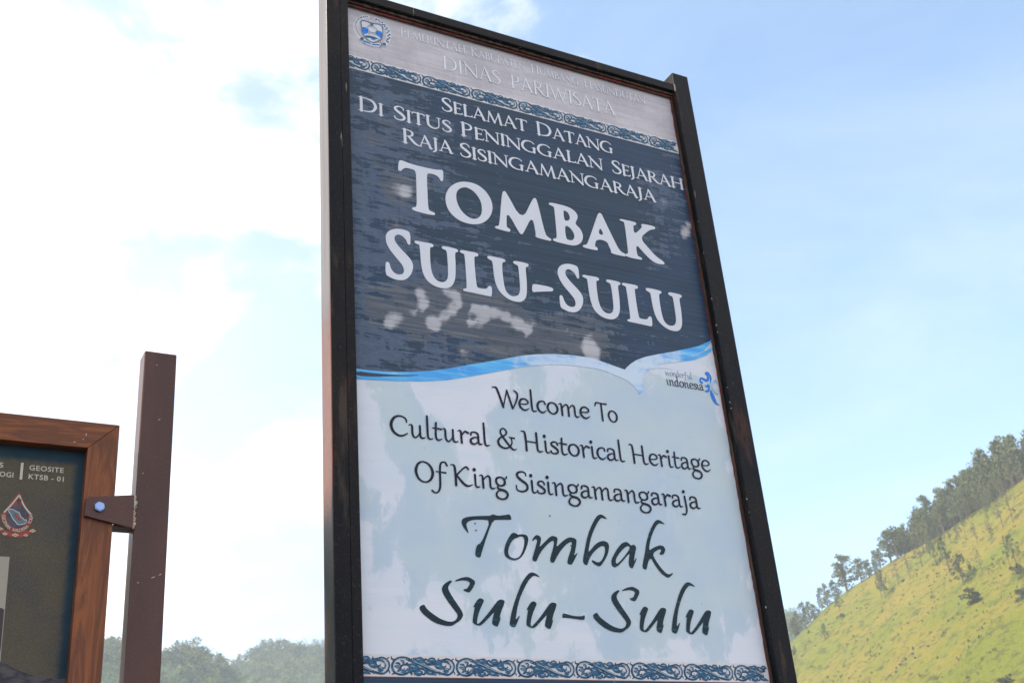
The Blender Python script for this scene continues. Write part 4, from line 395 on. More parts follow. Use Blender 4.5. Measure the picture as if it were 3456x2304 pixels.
def dark_fn(T, b):
    p = T.geo()
    wh, ba, sl = T.attr('white'), T.attr('bare'), T.attr('slate')
    st = T.noise(T.scale(p, (7, 1, 95)), 1.0, 7, 0.66, 0.3)       # rows left by wiping the sheet sideways
    st2 = T.noise(T.scale(p, (2.2, 1, 34)), 1.0, 6, 0.62)
    vt = T.noise(T.scale(p, (90, 1, 5)), 1.0, 5, 0.6)
    n = T.noise(p, 17, 9, 0.68, 0.3)
    nf = T.noise(T.scale(p, (60, 1, 180)), 1.0, 4, 0.6)
    navy = T.mix(T.map(T.noise(p, 4, 3), 0.4, 0.6), srgb(28, 54, 84), srgb(26, 50, 70))
    lines = T.map(T.noise(T.scale(p, (1.5, 1, 230)), 1.0, 2, 0.5), 0.35, 0.65)
    c = T.mix(T.math('MULTIPLY', lines, 0.38), navy, srgb(56, 78, 102))
    # faded print
    st3 = T.noise(T.scale(p, (15, 1, 62)), 1.0, 6, 0.62, 0.2)
    s = T.math('ADD', T.math('ADD', T.nrm(st, .26), T.nrm(st2, .20)), T.math('ADD', T.nrm(st3, .32), T.nrm(n, .26)))
    s = T.math('ADD', s, T.nrm(vt, .10))
    s1 = T.map(T.math('ADD', T.math('MULTIPLY', s, 1.15), T.math('MULTIPLY', sl, .66)), 0.42, 0.52)
    slate = T.mix(T.map(nf, 0.35, 0.7), srgb(76, 91, 116), srgb(92, 104, 126))
    c = T.mix(T.math('MULTIPLY', s1, 0.85), c, slate)
    # print rubbed through
    s2 = T.map(T.math('ADD', T.math('MULTIPLY', s, 0.85), T.math('MULTIPLY', ba, .66)), 0.44, 0.66)
    wipe = T.noise(T.scale(p, (5, 1, 190)), 1.0, 6, 0.68, 0.3)
    brown = T.mix(T.map(wipe, 0.42, 0.66), srgb(72, 80, 94), srgb(118, 118, 120))
    c = T.mix(T.math('MULTIPLY', s2, 0.74), c, brown)
    # whitish scrubbed dabs
    s3 = T.map(T.math('ADD', wh, T.math('ADD', T.nrm(n, .16), T.math('ADD', T.nrm(wipe, .16), T.nrm(nf, .10)))), 0.25, 1.0)
    c = T.mix(T.math('MULTIPLY', s3, 0.92), c, T.mix(T.map(wipe, 0.4, 0.65), srgb(168, 168, 176), srgb(192, 191, 198)))
    # fine warm scratches
    fs = T.map(T.noise(T.scale(p, (4.5, 1, 330)), 1.0, 3, 0.5), 0.66, 0.74)
    c = T.mix(T.math('MULTIPLY', fs, T.math('ADD', T.math('MULTIPLY', T.math('MAXIMUM', sl, ba), 0.28), 0.04)), c, srgb(154, 146, 136))
    T.put(b.inputs['Base Color'], c)
    T.put(b.inputs['Roughness'], T.map(s1, 0, 1, 0.42, 0.6))
    bumpit(T, b, T.math('ADD', st, s1), 0.05, 0.0006)
M_DARK = material('worn_navy_print', rough=0.5, spec=.3, fn=dark_fn)

def header_fn(T, b):
    p = T.geo()
    st = T.noise(T.scale(p, (4, 1, 110)), 1.0, 7, 0.66)
    sp = T.noise(T.scale(p, (170, 1, 260)), 1.0, 3, 0.6)
    big = T.noise(T.scale(p, (1, 1, 1.6)), 6, 5, 0.6)
    c = T.mix(T.map(big, 0.35, 0.68), srgb(198, 193, 201), srgb(172, 167, 177))
    c = T.mix(T.math('MULTIPLY', T.map(st, 0.40, 0.66), 0.55), c, srgb(160, 152, 160))
    c = T.mix(T.math('MULTIPLY', T.map(sp, 0.42, 0.7), 0.35), c, srgb(206, 198, 200))
    c = T.mix(T.math('MULTIPLY', T.map(T.noise(T.scale(p, (60, 1, 9)), 1.0, 4), 0.55, 0.75), 0.18), c, srgb(206, 203, 210))
    T.put(b.inputs['Base Color'], c)
    bumpit(T, b, st, 0.05, 0.0006)
M_HEADER = material('weathered_grey_print', rough=0.5, fn=header_fn)

def wave_fn(T, b):
    p = T.geo()
    st = T.noise(T.scale(p, (6, 1, 60)), 1.0, 7, 0.66)
    n = T.noise(p, 26, 7, 0.65)
    w = T.attr('worn')
    v = T.math('ADD', T.math('ADD', T.math('MULTIPLY', T.math('SUBTRACT', st, 0.5), 0.9), T.math('MULTIPLY', T.math('SUBTRACT', n, 0.5), 0.9)), w)
    v = T.math('ADD', T.math('MULTIPLY', w, .66), T.math('ADD', T.nrm(st, .30), T.nrm(n, .26)))
    f = T.map(v, 0.10, 0.85)
    c = T.mix(T.map(st, 0.35, 0.65), srgb(52, 152, 228), srgb(92, 184, 240))
    c = T.mix(f, c, srgb(196, 212, 232))
    T.put(b.inputs['Base Color'], c)
M_WAVE = material('worn_azure_print', rough=0.5, fn=wave_fn)

def ink(name, c1, c2, sc=60, amt=0.5, rough=0.5, lo=0.55, hi=0.75, stretch=(1, 1, 1)):
    def fn(T, b):
        p = T.scale(T.geo(), stretch)
        T.put(b.inputs['Base Color'], T.mix(T.math('MULTIPLY', T.map(T.noise(p, sc, 6, 0.6), lo, hi), amt), c1, c2))
    return material(name, c1, rough, fn, spec=.25)
M_WHITE = ink('white_letter_vinyl', srgb(212, 214, 225), srgb(200, 203, 215), 8, 0.5, 0.45, 0.4, 0.7)
M_GHOST = ink('faded_white_print', srgb(230, 232, 244), srgb(212, 214, 226), 40, 0.7, 0.5, 0.4, 0.65, (1, 1, 6))
M_NAVYINK = ink('navy_ink', srgb(4, 8, 40), srgb(52, 58, 100), 110, 0.5, 0.5, 0.58, 0.72)
M_TEALINK = ink('dark_teal_ink', srgb(8, 38, 50), srgb(30, 96, 120), 1.0, 0.8, 0.45, 0.60, 0.68, (6, 1, 150))
M_GREYINK = ink('grey_ink', srgb(104, 122, 148), srgb(150, 164, 184), 90, 0.5)
M_OB = ink('ornament_deep_blue', srgb(30, 62, 94), srgb(66, 112, 142), 130, 0.8, 0.5, 0.45, 0.65)
M_OM = ink('ornament_mid_blue', srgb(62, 104, 138), srgb(34, 66, 98), 190, 0.9, 0.5, 0.42, 0.6)
M_OL = ink('ornament_light_blue', srgb(150, 180, 198), srgb(104, 148, 178), 120, 0.6)
M_BAND = ink('ornament_ground', srgb(208, 203, 207), srgb(190, 190, 200), 30, 0.6)
M_REDLINE = ink('dark_red_line', srgb(120, 74, 78), srgb(70, 66, 72), 60, 0.6)
M_CWHITE = ink('crest_white', srgb(212, 212, 220), srgb(196, 198, 212), 60, 0.5)
M_AZURE = ink('azure_ink', srgb(34, 124, 220), srgb(90, 164, 232), 80, 0.5)
M_TEAL = ink('teal_ink', srgb(36, 92, 128), srgb(60, 124, 164), 120, 0.5)
M_BLUE = ink('crest_blue', srgb(40, 104, 164), srgb(110, 166, 208), 120, 0.8)
M_PALEB = ink('pale_blue_ink', srgb(168, 200, 226), srgb(186, 208, 226), 60, 0.5)
M_SLIVER = ink('charcoal_print', srgb(58, 66, 82), srgb(90, 92, 100), 60, 0.8)

# ------------------------------------------------------------------ lettering: stroke alphabets
ST, TH = 11.5, 5.0
def stem(x, a=0, b=99, w=ST): return [(x, a, w), (x, b, w)]
def serif(x, y, h=11): return [(x-h, y, 3.6), (x, y, 3.6), (x+h, y, 3.6)]
ROMAN = {
 'I': (30, [stem(15), serif(15, 1.8), serif(15, 98)]),
 'H': (88, [stem(16), stem(72), [(16, 51, TH), (72, 51, TH)], serif(16, 1.8), serif(16, 98), serif(72, 1.8), serif(72, 98)]),
 'E': (54, [stem(15), [(6, 98, 4), (46, 97, 4.5), (48, 86, 4)], [(15, 52, 4.5), (40, 52, 4.5)], [(41, 44, 3), (41, 60, 3)], [(6, 2.2, 4), (46, 2.6, 5), (52, 15, 4)]]),
 'L': (54, [stem(15), serif(15, 98), [(6, 2.2, 4), (46, 2.6, 5), (52, 16, 4)]]),
 'T': (66, [stem(33), [(3, 83, 4), (5, 97, 5), (33, 97, 5.5), (61, 97, 5), (63, 83, 4)], serif(33, 1.8)]),
 'P': (60, [stem(15), serif(15, 1.8), [(5, 98, 3.6), (15, 98, 4), (34, 97, 4.5), (47, 88, 8), (50, 74, 10), (46, 60, 8), (34, 51, 5), (16, 49, 4)]]),
 'R': (74, [stem(15), serif(15, 1.8), [(5, 98, 3.6), (15, 98, 4), (34, 97, 4.5), (46, 88, 8), (49, 75, 10), (44, 61, 7), (32, 52, 5), (16, 51, 4)], [(31, 52, 8), (45, 30, 11), (60, 9, 10), (78, -2, 4)]]),
 'B': (62, [stem(15), [(5, 98, 3.6), (15, 98, 4), (32, 97, 4.5), (43, 88, 8), (45, 76, 9), (38, 60, 7), (16, 54, 4)], [(16, 54, 4), (38, 52, 6), (52, 40, 9), (54, 26, 11), (46, 8, 8), (30, 2, 4.5), (5, 1.8, 3.6)]]),
 'D': (86, [stem(15), [(5, 98, 3.6), (15, 98, 4), (38, 97, 5), (64, 86, 9), (76, 52, 12), (64, 16, 9), (40, 3, 5), (5, 1.8, 3.6)]]),
 'N': (86, [stem(14, w=TH), [(6, 99, 6), (40, 49, 11), (73, 0, 9)], stem(74, w=TH), serif(14, 1.8, 9), serif(74, 98, 9), [(0, 98, 3.6), (10, 98, 4)]]),
 'M': (98, [[(13, 0, TH), (22, 98, TH)], [(22, 98, 9), (50, 6, 9.5)], [(50, 6, 4), (76, 98, TH)], [(75, 98, 9), (86, 0, ST)], serif(12, 1.8, 8), serif(87, 1.8, 9)]),
 'A': (76, [[(36, 100, 4.5), (10, 1, TH)], [(36, 101, 8), (52, 50, ST), (66, 1, ST)], [(20, 34, 4.5), (56, 34, 4.5)], serif(9, 1.8, 9), serif(67, 1.8, 10)]),
 'K': (78, [stem(15), serif(15, 1.8), serif(15, 98), [(56, 98, TH), (17, 50, TH)], serif(57, 98, 9), [(23, 55, 8), (55, 14, 11), (78, -3, 5)]]),
 'U': (86, [[(15, 98, ST), (15, 40, ST), (21, 14, 10), (39, 0, 6.5), (57, 4, 5.5), (69, 22, 5), (71, 50, 5), (71, 98, 5)], serif(15, 98), serif(71, 98, 9)]),
 'S': (52, [[(44, 80, 5), (40, 93, 5), (26, 99, 5), (12, 90, 8), (9, 75, 10), (20, 60, 11), (36, 44, 11.5), (46, 27, 10), (41, 9, 8), (26, 0, 5), (10, 5, 5), (5, 20, 5)]]),
 'G': (88, [[(72, 82, 5), (62, 94, 5), (44, 99, 5.5), (20, 88, 9), (7, 58, 12), (9, 28, 11.5), (27, 6, 8), (50, -1, 5), (66, 5, 5)], stem(70, 3, 42), serif(70, 42, 11)]),
 'J': (34, [[(17, 98, ST), (17, 20, ST), (16, -6, 9), (2, -24, 4.5)], serif(17, 98)]),
 'W': (112, [[(9, 98, 9), (33, 2, 9.5)], [(33, 2, 4), (54, 92, TH)], [(54, 96, 9), (78, 2, 9.5)], [(78, 2, 4), (103, 98, TH)], serif(9, 98, 9), serif(103, 98, 9)]),
}
DOT = lambda x, y: [(x-0.6, y-.6, 13), (x+.6, y+.6, 13)]
N_ST = [(1, 57, 3), (9, 61, 5), (13, 54, 8), (13.5, 30, 8.5), (14, 0, 8.5)]
CALL = {
 'i': (27, [[(11, 59, 8.5), (11, 20, 8), (12, 6, 7.5), (18, 0, 6), (28, 4, 3)], DOT(9, 84)]),
 'ı': (27, [[(1, 60, 4), (8, 57, 7), (11, 40, 8.5), (11, 20, 8), (12, 6, 7.5), (18, 0, 6), (28, 4, 3)]]),
 'l': (28, [[(10, 112, 8), (10, 60, 8.5), (10, 20, 8), (12, 5, 7.5), (18, 0, 6), (29, 4, 3)]]),
 't': (36, [[(15, 84, 8), (13, 50, 8), (12, 20, 8), (15, 4, 7.5), (23, 0, 6), (35, 7, 3)], [(0, 57, 3), (12, 57, 5), (34, 55, 6)]]),
 'o': (53, [[(27, 60, 5.5), (12, 51, 8), (6, 31, 9.5), (12, 10, 8), (27, 0, 5.5), (42, 10, 8), (48, 31, 9.5), (42, 51, 8), (27, 60, 5.5)]]),
 'e': (47, [[(8, 31, 4), (26, 31, 4.5), (41, 38, 6), (41, 50, 7.5), (29, 60, 5.5), (14, 54, 7.5), (6, 34, 9.5), (9, 14, 9), (21, 1, 7.5), (33, 2, 5.5), (45, 12, 3)]]),
 'c': (43, [[(39, 47, 8), (36, 58, 6), (25, 60, 5.5), (12, 51, 8), (6, 31, 9.5), (10, 11, 8.5), (21, 0, 7), (31, 2, 5.5), (42, 12, 3)]]),
 'm': (88, [N_ST, [(14, 34, 4), (24, 52, 5), (34, 60, 6), (41, 50, 8), (41.5, 25, 8.5), (42, 0, 8.5)], [(42, 34, 4), (52, 52, 5), (62, 60, 6), (69, 50, 8), (69, 18, 8), (71, 4, 7.5), (78, 0, 6), (88, 5, 3)]]),
 'n': (60, [N_ST, [(14, 34, 4), (24, 51, 5), (35, 60, 6), (42, 50, 8), (42, 18, 8), (44, 4, 7.5), (51, 0, 6), (61, 5, 3)]]),
 'u': (60, [[(1, 57, 3), (9, 61, 5), (13, 52, 8), (13, 20, 8), (17, 4, 7.5), (25, 0, 6), (36, 14, 4), (42, 38, 4)], [(42, 59, 8), (42, 16, 8), (44, 4, 7.5), (51, 0, 6), (61, 5, 3)]]),
 'r': (42, [N_ST, [(14, 32, 4), (21, 48, 5), (29, 58, 7), (41, 53, 8)]]),
 'a': (52, [[(9, 46, 8), (11, 57, 6), (23, 61, 5.5), (35, 55, 7.5), (37, 38, 8.5), (37, 14, 8), (41, 3, 7), (52, 5, 3)], [(37, 36, 3.5), (22, 34, 5.5), (8, 22, 8), (8, 7, 8.5), (19, 0, 6.5), (31, 8, 4.5), (37, 18, 4)]]),
 's': (39, [[(34, 47, 8), (31, 58, 5.5), (20, 61, 5.5), (9, 53, 7.5), (10, 42, 8), (22, 32, 8.5), (33, 20, 8.5), (32, 6, 7.5), (20, 0, 5.5), (8, 2, 5.5), (4, 11, 7.5)]]),
 'g': (52, [[(24, 60, 5.5), (10, 53, 8), (6, 39, 8.5), (11, 24, 7.5), (24, 18, 5.5), (38, 26, 8), (41, 40, 8.5), (36, 54, 7), (24, 60, 5.5)], [(36, 54, 4), (45, 55, 5), (49, 64, 6.5)], [(17, 19, 5.5), (9, 8, 6), (19, 0, 8.5), (40, -6, 8.5), (49, -22, 8.5), (41, -40, 7.5), (24, -47, 5.5), (7, -39, 7.5), (4, -24, 7.5), (12, -9, 5), (24, -2, 4)]]),
 'j': (28, [[(13, 59, 8.5), (15, 10, 8.5), (14, -18, 7.5), (6, -36, 6), (-7, -36, 6.5)], DOT(11, 84)]),
 'd': (54, [[(28, 114, 4), (36, 108, 7), (38, 90, 8.5), (38, 14, 8), (42, 3, 7), (53, 5, 3)], [(37, 50, 4), (24, 60, 5.5), (10, 50, 8), (6, 28, 9), (12, 6, 7.5), (22, 0, 6), (36, 16, 4)]]),
 'w': (84, [[(0, 60, 3), (8, 56, 7), (24, 2, 8.5)], [(24, 2, 4), (42, 56, 5)], [(42, 58, 6), (58, 2, 8.5)], [(58, 2, 4), (78, 60, 5)]]),
 'W': (102, [[(0, 98, 3.5), (10, 100, 5.5), (20, 90, 9), (40, 1, 9)], [(40, 1, 4.5), (59, 90, 5.5)], [(59, 92, 7), (78, 1, 9)], [(80, 1, 4.5), (97, 46, 7), (102, 74, 8), (98, 88, 7), (88, 97, 4)]]),
 'T': (58, [[(0, 76, 5.5), (4, 91, 7), (14, 95, 6), (36, 93, 6), (58, 93, 7)], [(31, 93, 8.5), (31, 0, 9)]]),
 'C': (70, [[(63, 70, 5.5), (60, 86, 6), (42, 97, 5.5), (19, 87, 8.5), (6, 54, 11), (12, 20, 9.5), (31, 1, 7.5), (48, 2, 6), (65, 15, 4)]]),
 'H': (86, [[(0, 96, 3.5), (10, 97, 5.5), (15, 88, 8.5), (17, 45, 9), (17, 0, 9)], [(17, 47, 5), (62, 45, 5)], [(62, 95, 9), (62, 18, 8.5), (65, 4, 7.5), (72, 0, 6), (84, 5, 3)]]),
 'O': (84, [[(38, 97, 5.5), (16, 84, 8.5), (6, 50, 11), (16, 14, 8.5), (40, 0, 5.5), (64, 14, 8.5), (74, 48, 11), (63, 82, 8.5), (38, 97, 5.5)]]),
 'f': (56, [[(50, 90, 8), (45, 103, 6.5), (34, 105, 5.5), (24, 94, 7.5), (20, 60, 8.5), (18, -10, 8.5), (10, -38, 6.5), (-4, -46, 5.5), (-16, -37, 7.5)], [(3, 56, 4), (44, 54, 6)]]),
 'K': (82, [[(0, 96, 3.5), (10, 97, 5.5), (15, 88, 8.5), (17, 45, 9), (17, 0, 9)], [(68, 84, 8.5), (59, 93, 6), (44, 79, 5.5), (21, 49, 6)], [(21, 49, 6.5), (42, 16, 9), (58, 2, 8), (70, 3, 5.5), (82, 10, 3)]]),
 'S': (56, [[(45, 82, 6), (43, 94, 5.5), (28, 99, 5.5), (12, 89, 8.5), (12, 71, 9.5), (28, 54, 9.5), (46, 37, 9.5), (46, 14, 8.5), (30, 1, 6.5), (12, 2, 5.5), (5, 10, 5.5), (4, 28, 5)]]),
 '&': (96, [[(62, 57, 4), (88, 54, 7)], [(71, 55, 5), (75, 32, 6), (62, 8, 7), (38, -2, 7), (14, 8, 10), (7, 30, 10), (20, 50, 7), (44, 66, 6), (51, 84, 8), (38, 99, 5.5), (24, 90, 7), (22, 72, 7.5), (40, 42, 9), (68, 4, 9), (82, -5, 6), (95, 0, 3)]]),
}
def advance(font, txt, small):
    return sum(font[c][0]*(1.0 if (i == 0 or small == 1.0) else small) for i, c in enumerate(txt))
def set_word(P, font, txt, x0, x1, z, cap, small=1.0, weight=1.0):
    """cap = height of 100 units; small = size of the letters after the first (small capitals)"""
    k = cap/100
    tot = advance(font, txt, small)
    first, lastc = font[txt[0]], font[txt[-1]]
    sx = (x1-x0)/tot
    x = x0
    for i, c in enumerate(txt):
        q = 1.0 if (i == 0 or small == 1.0) else small
        adv, strokes = font[c]
        for s in strokes:
            P.stroke([(x+a*q*sx, z+b*q*k, w*0.5*weight*(0.5*q+0.5)*(k+sx)/2) for a, b, w in s], sub=4)
        x += adv*q*sx
        P.lift = min(P.lift, 0.0009) if i % 3 else 0.0

# ------------------------------------------------------------------ the big welcome sign
SY = 2.6
sign = empty('welcome_sign', 'tall welcome sign with navy and white panel in a rusty black steel frame', 'sign', (1.63, SY, 0))
def sbox(name, *a, **k): return box(name, *a[:6], a[6] if len(a) > 6 else M_STEEL, sign, **k)
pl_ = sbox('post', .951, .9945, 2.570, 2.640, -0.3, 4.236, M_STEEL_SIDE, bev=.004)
pl_['label'] = 'left post with bare rust down its side'
sbox('frame_bar', .9948, 1.0212, 2.572, 2.600, 1.93, 4.236, bev=.003)
sbox('post', 2.2346, 2.3014, 2.570, 2.640, -0.3, 4.2395, bev=.004)
sbox('frame_rail', 1.0214, 2.2343, 2.570, 2.602, 4.155, 4.187, bev=.003)
sbox('frame_rail', 1.0214, 2.2343, 2.570, 2.602, 1.93, 1.965, bev=.003)
# scraped angle trim between sheet and posts, red primer along its lip
def wobble_strip(name, xa, xb, y, z0, z1, mat, amp, horizontal=False, seed=1):
    r = random.Random(seed); n = 150; v = []; f = []
    for i in range(n+1):
        t = z0+(z1-z0)*i/n; w = amp*(r.random()-.3)*(1 if r.random() > .3 else .2)
        for (q, yy) in ((xa+w, y), (xb, y), (xb, y+.003), (xa+w, y+.003)):
            v.append((t, yy, q) if horizontal else (q, yy, t))
    for i in range(n):
        a = i*4
        for k in range(4): f.append((a+k, a+(k+1) % 4, a+4+(k+1) % 4, a+4+k))
    return child_at(mesh_obj(name, v, f, mat), sign)
wobble_strip('edge_trim', 2.2278, 2.2344, 2.5925, 1.966, 4.154, M_TRIM, .0012, seed=2)
wobble_strip('primer_edge', 2.2258, 2.2300, 2.5955, 1.966, 4.154, M_PRIMER, .0028, seed=3)
wobble_strip('edge_trim', 4.1470, 4.1548, 2.5830, 1.022, 2.2343, M_TRIM, .0008, True, seed=4)
wobble_strip('primer_edge', 4.1395, 4.1548, 2.5900, 1.022, 2.2343, M_PRIMER, .0014, True, seed=5)
# weld bead at the top right joint, small blobs down the right post's inner edge
def beads(name, pts, r, mat, par, seed):
    rr = random.Random(seed); bm = bmesh.new()
    for p in pts:
        m = Matrix.Translation(p) @ Matrix.Diagonal((r*(.6+rr.random()*.8), r*.5, r*(.7+rr.random()), 1))
        bmesh.ops.create_icosphere(bm, subdivisions=1, radius=1, matrix=m)
    me = bpy.data.meshes.new(name); bm.to_mesh(me); bm.free(); me.materials.append(mat)
    o = bpy.data.objects.new(name, me); COL.objects.link(o); child_at(o, par); o['kind'] = 'stuff'; return o
beads('weld_bead', [(2.2325+.0016*(i % 2), 2.569, 4.158+.0042*i) for i in range(7)], .0035, M_WELD, sign, 1)
beads('weld_bead', [(2.2345, 2.5705, z) for z in (2.34, 2.62, 2.66, 2.95, 2.97, 3.02, 3.21, 3.235, 3.33, 3.5, 3.62)], .0022, M_WELD, sign, 2)

panel = box('sign_panel', 1.0214, 2.2290, SY, SY+.003, 1.966, 4.1546, M_PANEL, sign)
panel_front = Print(SY)
# the sheet's printed areas
X0, X1 = 1.0218, 2.2285
def flat(name, loops, y, mat, smooth=0, step=None):
    P = Print(y); P.poly(loops, smooth)
    o = P.build(name, mat, panel)
    if step: gridcut(o, step)
    return o
lowsheet = flat('white_print', [[(X0, 1.968), (X1, 1.968), (X1, 3.35), (X0, 3.35)]], SY-.0004, M_PANEL, step=.02)
paint(lowsheet, 'pale', PALE)
wt_ = [(X0-.003 if i == 0 else x, z) for i, (x, z) in enumerate(WTOP)]
dtop = [(max(X0, min(X1, x)), z) for x, z in wt_]
dark = flat('navy_print', [dtop+[(X1, WTOP[-1][1]), (X1, 3.9065), (X0, 3.9065)]], SY-.0008, M_DARK, step=.014)
paint(dark, 'white', WHITE, 1.66); paint(dark, 'bare', BARE); paint(dark, 'slate', SLATE)
wv = [(max(X0, min(X1, x)), z) for x, z in WTOP]+[(max(X0, min(X1, x)), z) for x, z in WLOW]
wave = flat('wave_print', [wv, [(min(x, X1-.002), z) for x, z in WHOLE]], SY-.0012, M_WAVE, step=.02)
paint(wave, 'worn', WHITEBLUE)
flat('wave_gap', [[(max(X0, x), z) for x, z in SLIVER]], SY-.0016, M_SLIVER, 1)
flat('header_print', [[(X0, 3.9575), (X1, 3.9575), (X1, 4.1540), (X0, 4.1540)]], SY-.0008, M_HEADER)
flat('foot_print', [[(X0, 1.969), (X1, 1.969), (X1, 2.1345), (X0, 2.1345)]], SY-.0008, M_DARK)

# carved-looking scroll borders, printed
def border(z0, seed):
    flat('border_ground', [[(X0, z0), (X1, z0), (X1, z0+.0512), (X0, z0+.0512)]], SY-.0012, M_BAND)
    P = Print(SY-.0016); rr = random.Random(seed)
    for k in range(-1, 8):
        ox = ORNP[0]+ORNP[1]*k
        for ci, cc in enumerate('bml'):
            for c, q in ORN:
                if c != cc: continue
                P.cur = ci; P.lift = {'b': 0, 'm': .0004, 'l': .0008}[c]+rr.random()*.0003
                qq = [(x+ox, z+z0, w*{'b': .92, 'm': .88, 'l': .95}[c]) for x, z, w in q]
                if min(x for x, z, w in qq) < X0+.002 or max(x for x, z, w in qq) > X1-.003:
                    qq = [t for t in qq if X0+.004 < t[0] < X1-.006]
                    if len(qq) < 2: continue
                P.stroke(qq, sub=4)
    P.build('scroll_ornament', [M_OB, M_OM, M_OL], panel)
border(3.9065, 1); border(2.1362, 2)
flat('border_line', [[(X0, 2.1346), (X1, 2.1346), (X1, 2.1366), (X0, 2.1366)]], SY-.0014, M_REDLINE)

def line(words, font, z, cap, mat, small=1.0, weight=1.0):
    for t, a, b in words:
        P = Print(SY-.0018); set_word(P, font, t, a, b, z, cap, small, weight); P.build('lettering', mat, panel)
line(W1, ROMAN, 4.0853, .0335, M_GHOST, .86, .95)
line(W2, ROMAN, 3.9980, .0520, M_GHOST, 1.0, .85)
line(W3, ROMAN, 3.8355, .0497, M_WHITE, .84, 1.28)
line(W4, ROMAN, 3.7580, .0497, M_WHITE, .84, 1.28)
line(W5, ROMAN, 3.6795, .0497, M_WHITE, .84, 1.28)
line(G1, CALL, 2.8655, .0570, M_NAVYINK, 1, 1.16)
line(G2, CALL, 2.7460, .0570, M_NAVYINK, 1, 1.16)
line(G3, CALL, 2.6258, .0570, M_NAVYINK, 1, 1.16)
line(G4, CALL, 3.0447, .0200, M_GREYINK, 1, .9)
line(G5, CALL, 3.0121, .0300, M_NAVYINK, 1, 1.12)
for loops in BIG:                                       # thick cut vinyl, one piece per letter
    P = Print(SY-.0008); P.poly(loops, 2, thick=.0012)
    P.build('letter', M_WHITE, panel)
for grp in (SCRIPT[:6], SCRIPT[6:]):
    P = Print(SY-.0014)
    for loops in grp: P.poly(loops, 1)
    P.build('lettering', M_TEALINK, panel)

CM = {'white': 0, 'azure': 1, 'teal': 2, 'blue': 3, 'grey': 4, 'pale': 5}
CML = [M_CWHITE, M_AZURE, M_TEAL, M_BLUE, M_GREYINK, M_PALEB]
P = Print(SY-.0012)
for c, loops in CREST: P.cur = CM[c]; P.poly(loops, 1)
for c, q in CRESTS: P.cur = CM[c]; P.stroke(q, sub=3)
P.build('crest', CML, panel)
P = Print(SY-.0012)
for c, q in BIRD: P.cur = CM[c]; P.stroke([(x, z, w*.78) for x, z, w in q], sub=5)
P.build('bird_emblem', CML, panel)
# little screw holes in the sheet
M_HOLE = material('rusty_hole', srgb(60, 36, 28), .8)
for x, z in HOLES:
    P = Print(SY-.0022); P.stroke([(x-.0006, z, .0016), (x+.0006, z-.0006, .0018)]); P.build('screw_hole', M_HOLE, panel)
# ------------------------------------------------------------------ the geosite board
BY = 2.80
board = empty('information_board', 'wood-look framed dark information board bolted to a brown steel post', 'board', (0.0, BY, 0))
def wood(axis):
    def fn(T, b):
        p = T.geo()
        sc = (1.0, 6, 12) if axis == 'x' else (12, 6, 1.0)
        q = T.scale(p, sc)
        n = T.noise(q, 1.9, 8, 0.62, 1.4)
        n2 = T.noise(q, 9.0, 5, 0.6, 0.3)
        rings = T.math('FRACT', T.math('MULTIPLY', n, 4.0))
        rg = T.map(T.math('ABSOLUTE', T.math('SUBTRACT', rings, 0.5)), 0.0, 0.5)
        c = T.mix(T.math('MULTIPLY', rg, 0.75), srgb(136, 78, 44), srgb(78, 45, 34))
        c = T.mix(T.map(n, 0.45, 0.85), c, srgb(136, 82, 48))
        c = T.mix(T.math('MULTIPLY', T.map(n2, 0.45, 0.7), 0.5), c, srgb(76, 46, 36))
        T.put(b.inputs['Base Color'], T.mix(0.10, c, srgb(112, 66, 44)))
        bumpit(T, b, n2, 0.05, 0.001)
    return material('laminate_'+axis, rough=0.42, fn=fn, spec=.25)
M_WX, M_WZ = wood('x'), wood('z')
def prism(name, pts, y0, y1, mat, par, bev=.0015):
    bm = bmesh.new()
    a = [bm.verts.new((x, y0, z)) for x, z in pts]; b = [bm.verts.new((x, y1, z)) for x, z in pts]
    bm.faces.new(a); bm.faces.new(list(reversed(b))); n = len(a)
    for i in range(n): bm.faces.new((a[i], b[i], b[(i+1) % n], a[(i+1) % n]))
    bmesh.ops.recalc_face_normals(bm, faces=bm.faces[:])
    if bev: bmesh.ops.bevel(bm, geom=bm.edges[:], offset=bev, segments=2, profile=.6, affect='EDGES')
    me = bpy.data.meshes.new(name); bm.to_mesh(me); bm.free(); me.materials.append(mat)
    o = bpy.data.objects.new(name, me); COL.objects.link(o); child_at(o, par); return o
xr, xi, zt, zi = .4848, .4140, 2.7755, 2.7080
xl, xli, zb, zbi = -.62, -.55, 1.30, 1.37
g = .0004
prism('frame_rail', [(xl+g, zt), (xr-g, zt), (xi-g, zi), (xli+g, zi)], BY, 2.845, M_WX, board)
prism('frame_stile', [(xr, zt-g), (xr, zb+g), (xi, zbi+g), (xi, zi-g)], BY, 2.845, M_WZ, board)
prism('frame_stile', [(xl, zt-g), (xl, zb+g), (xli, zbi+g), (xli, zi-g)], BY, 2.845, M_WZ, board)
prism('frame_rail', [(xl+g, zb), (xr-g, zb), (xi-g, zbi), (xli+g, zbi)], BY, 2.845, M_WX, board)
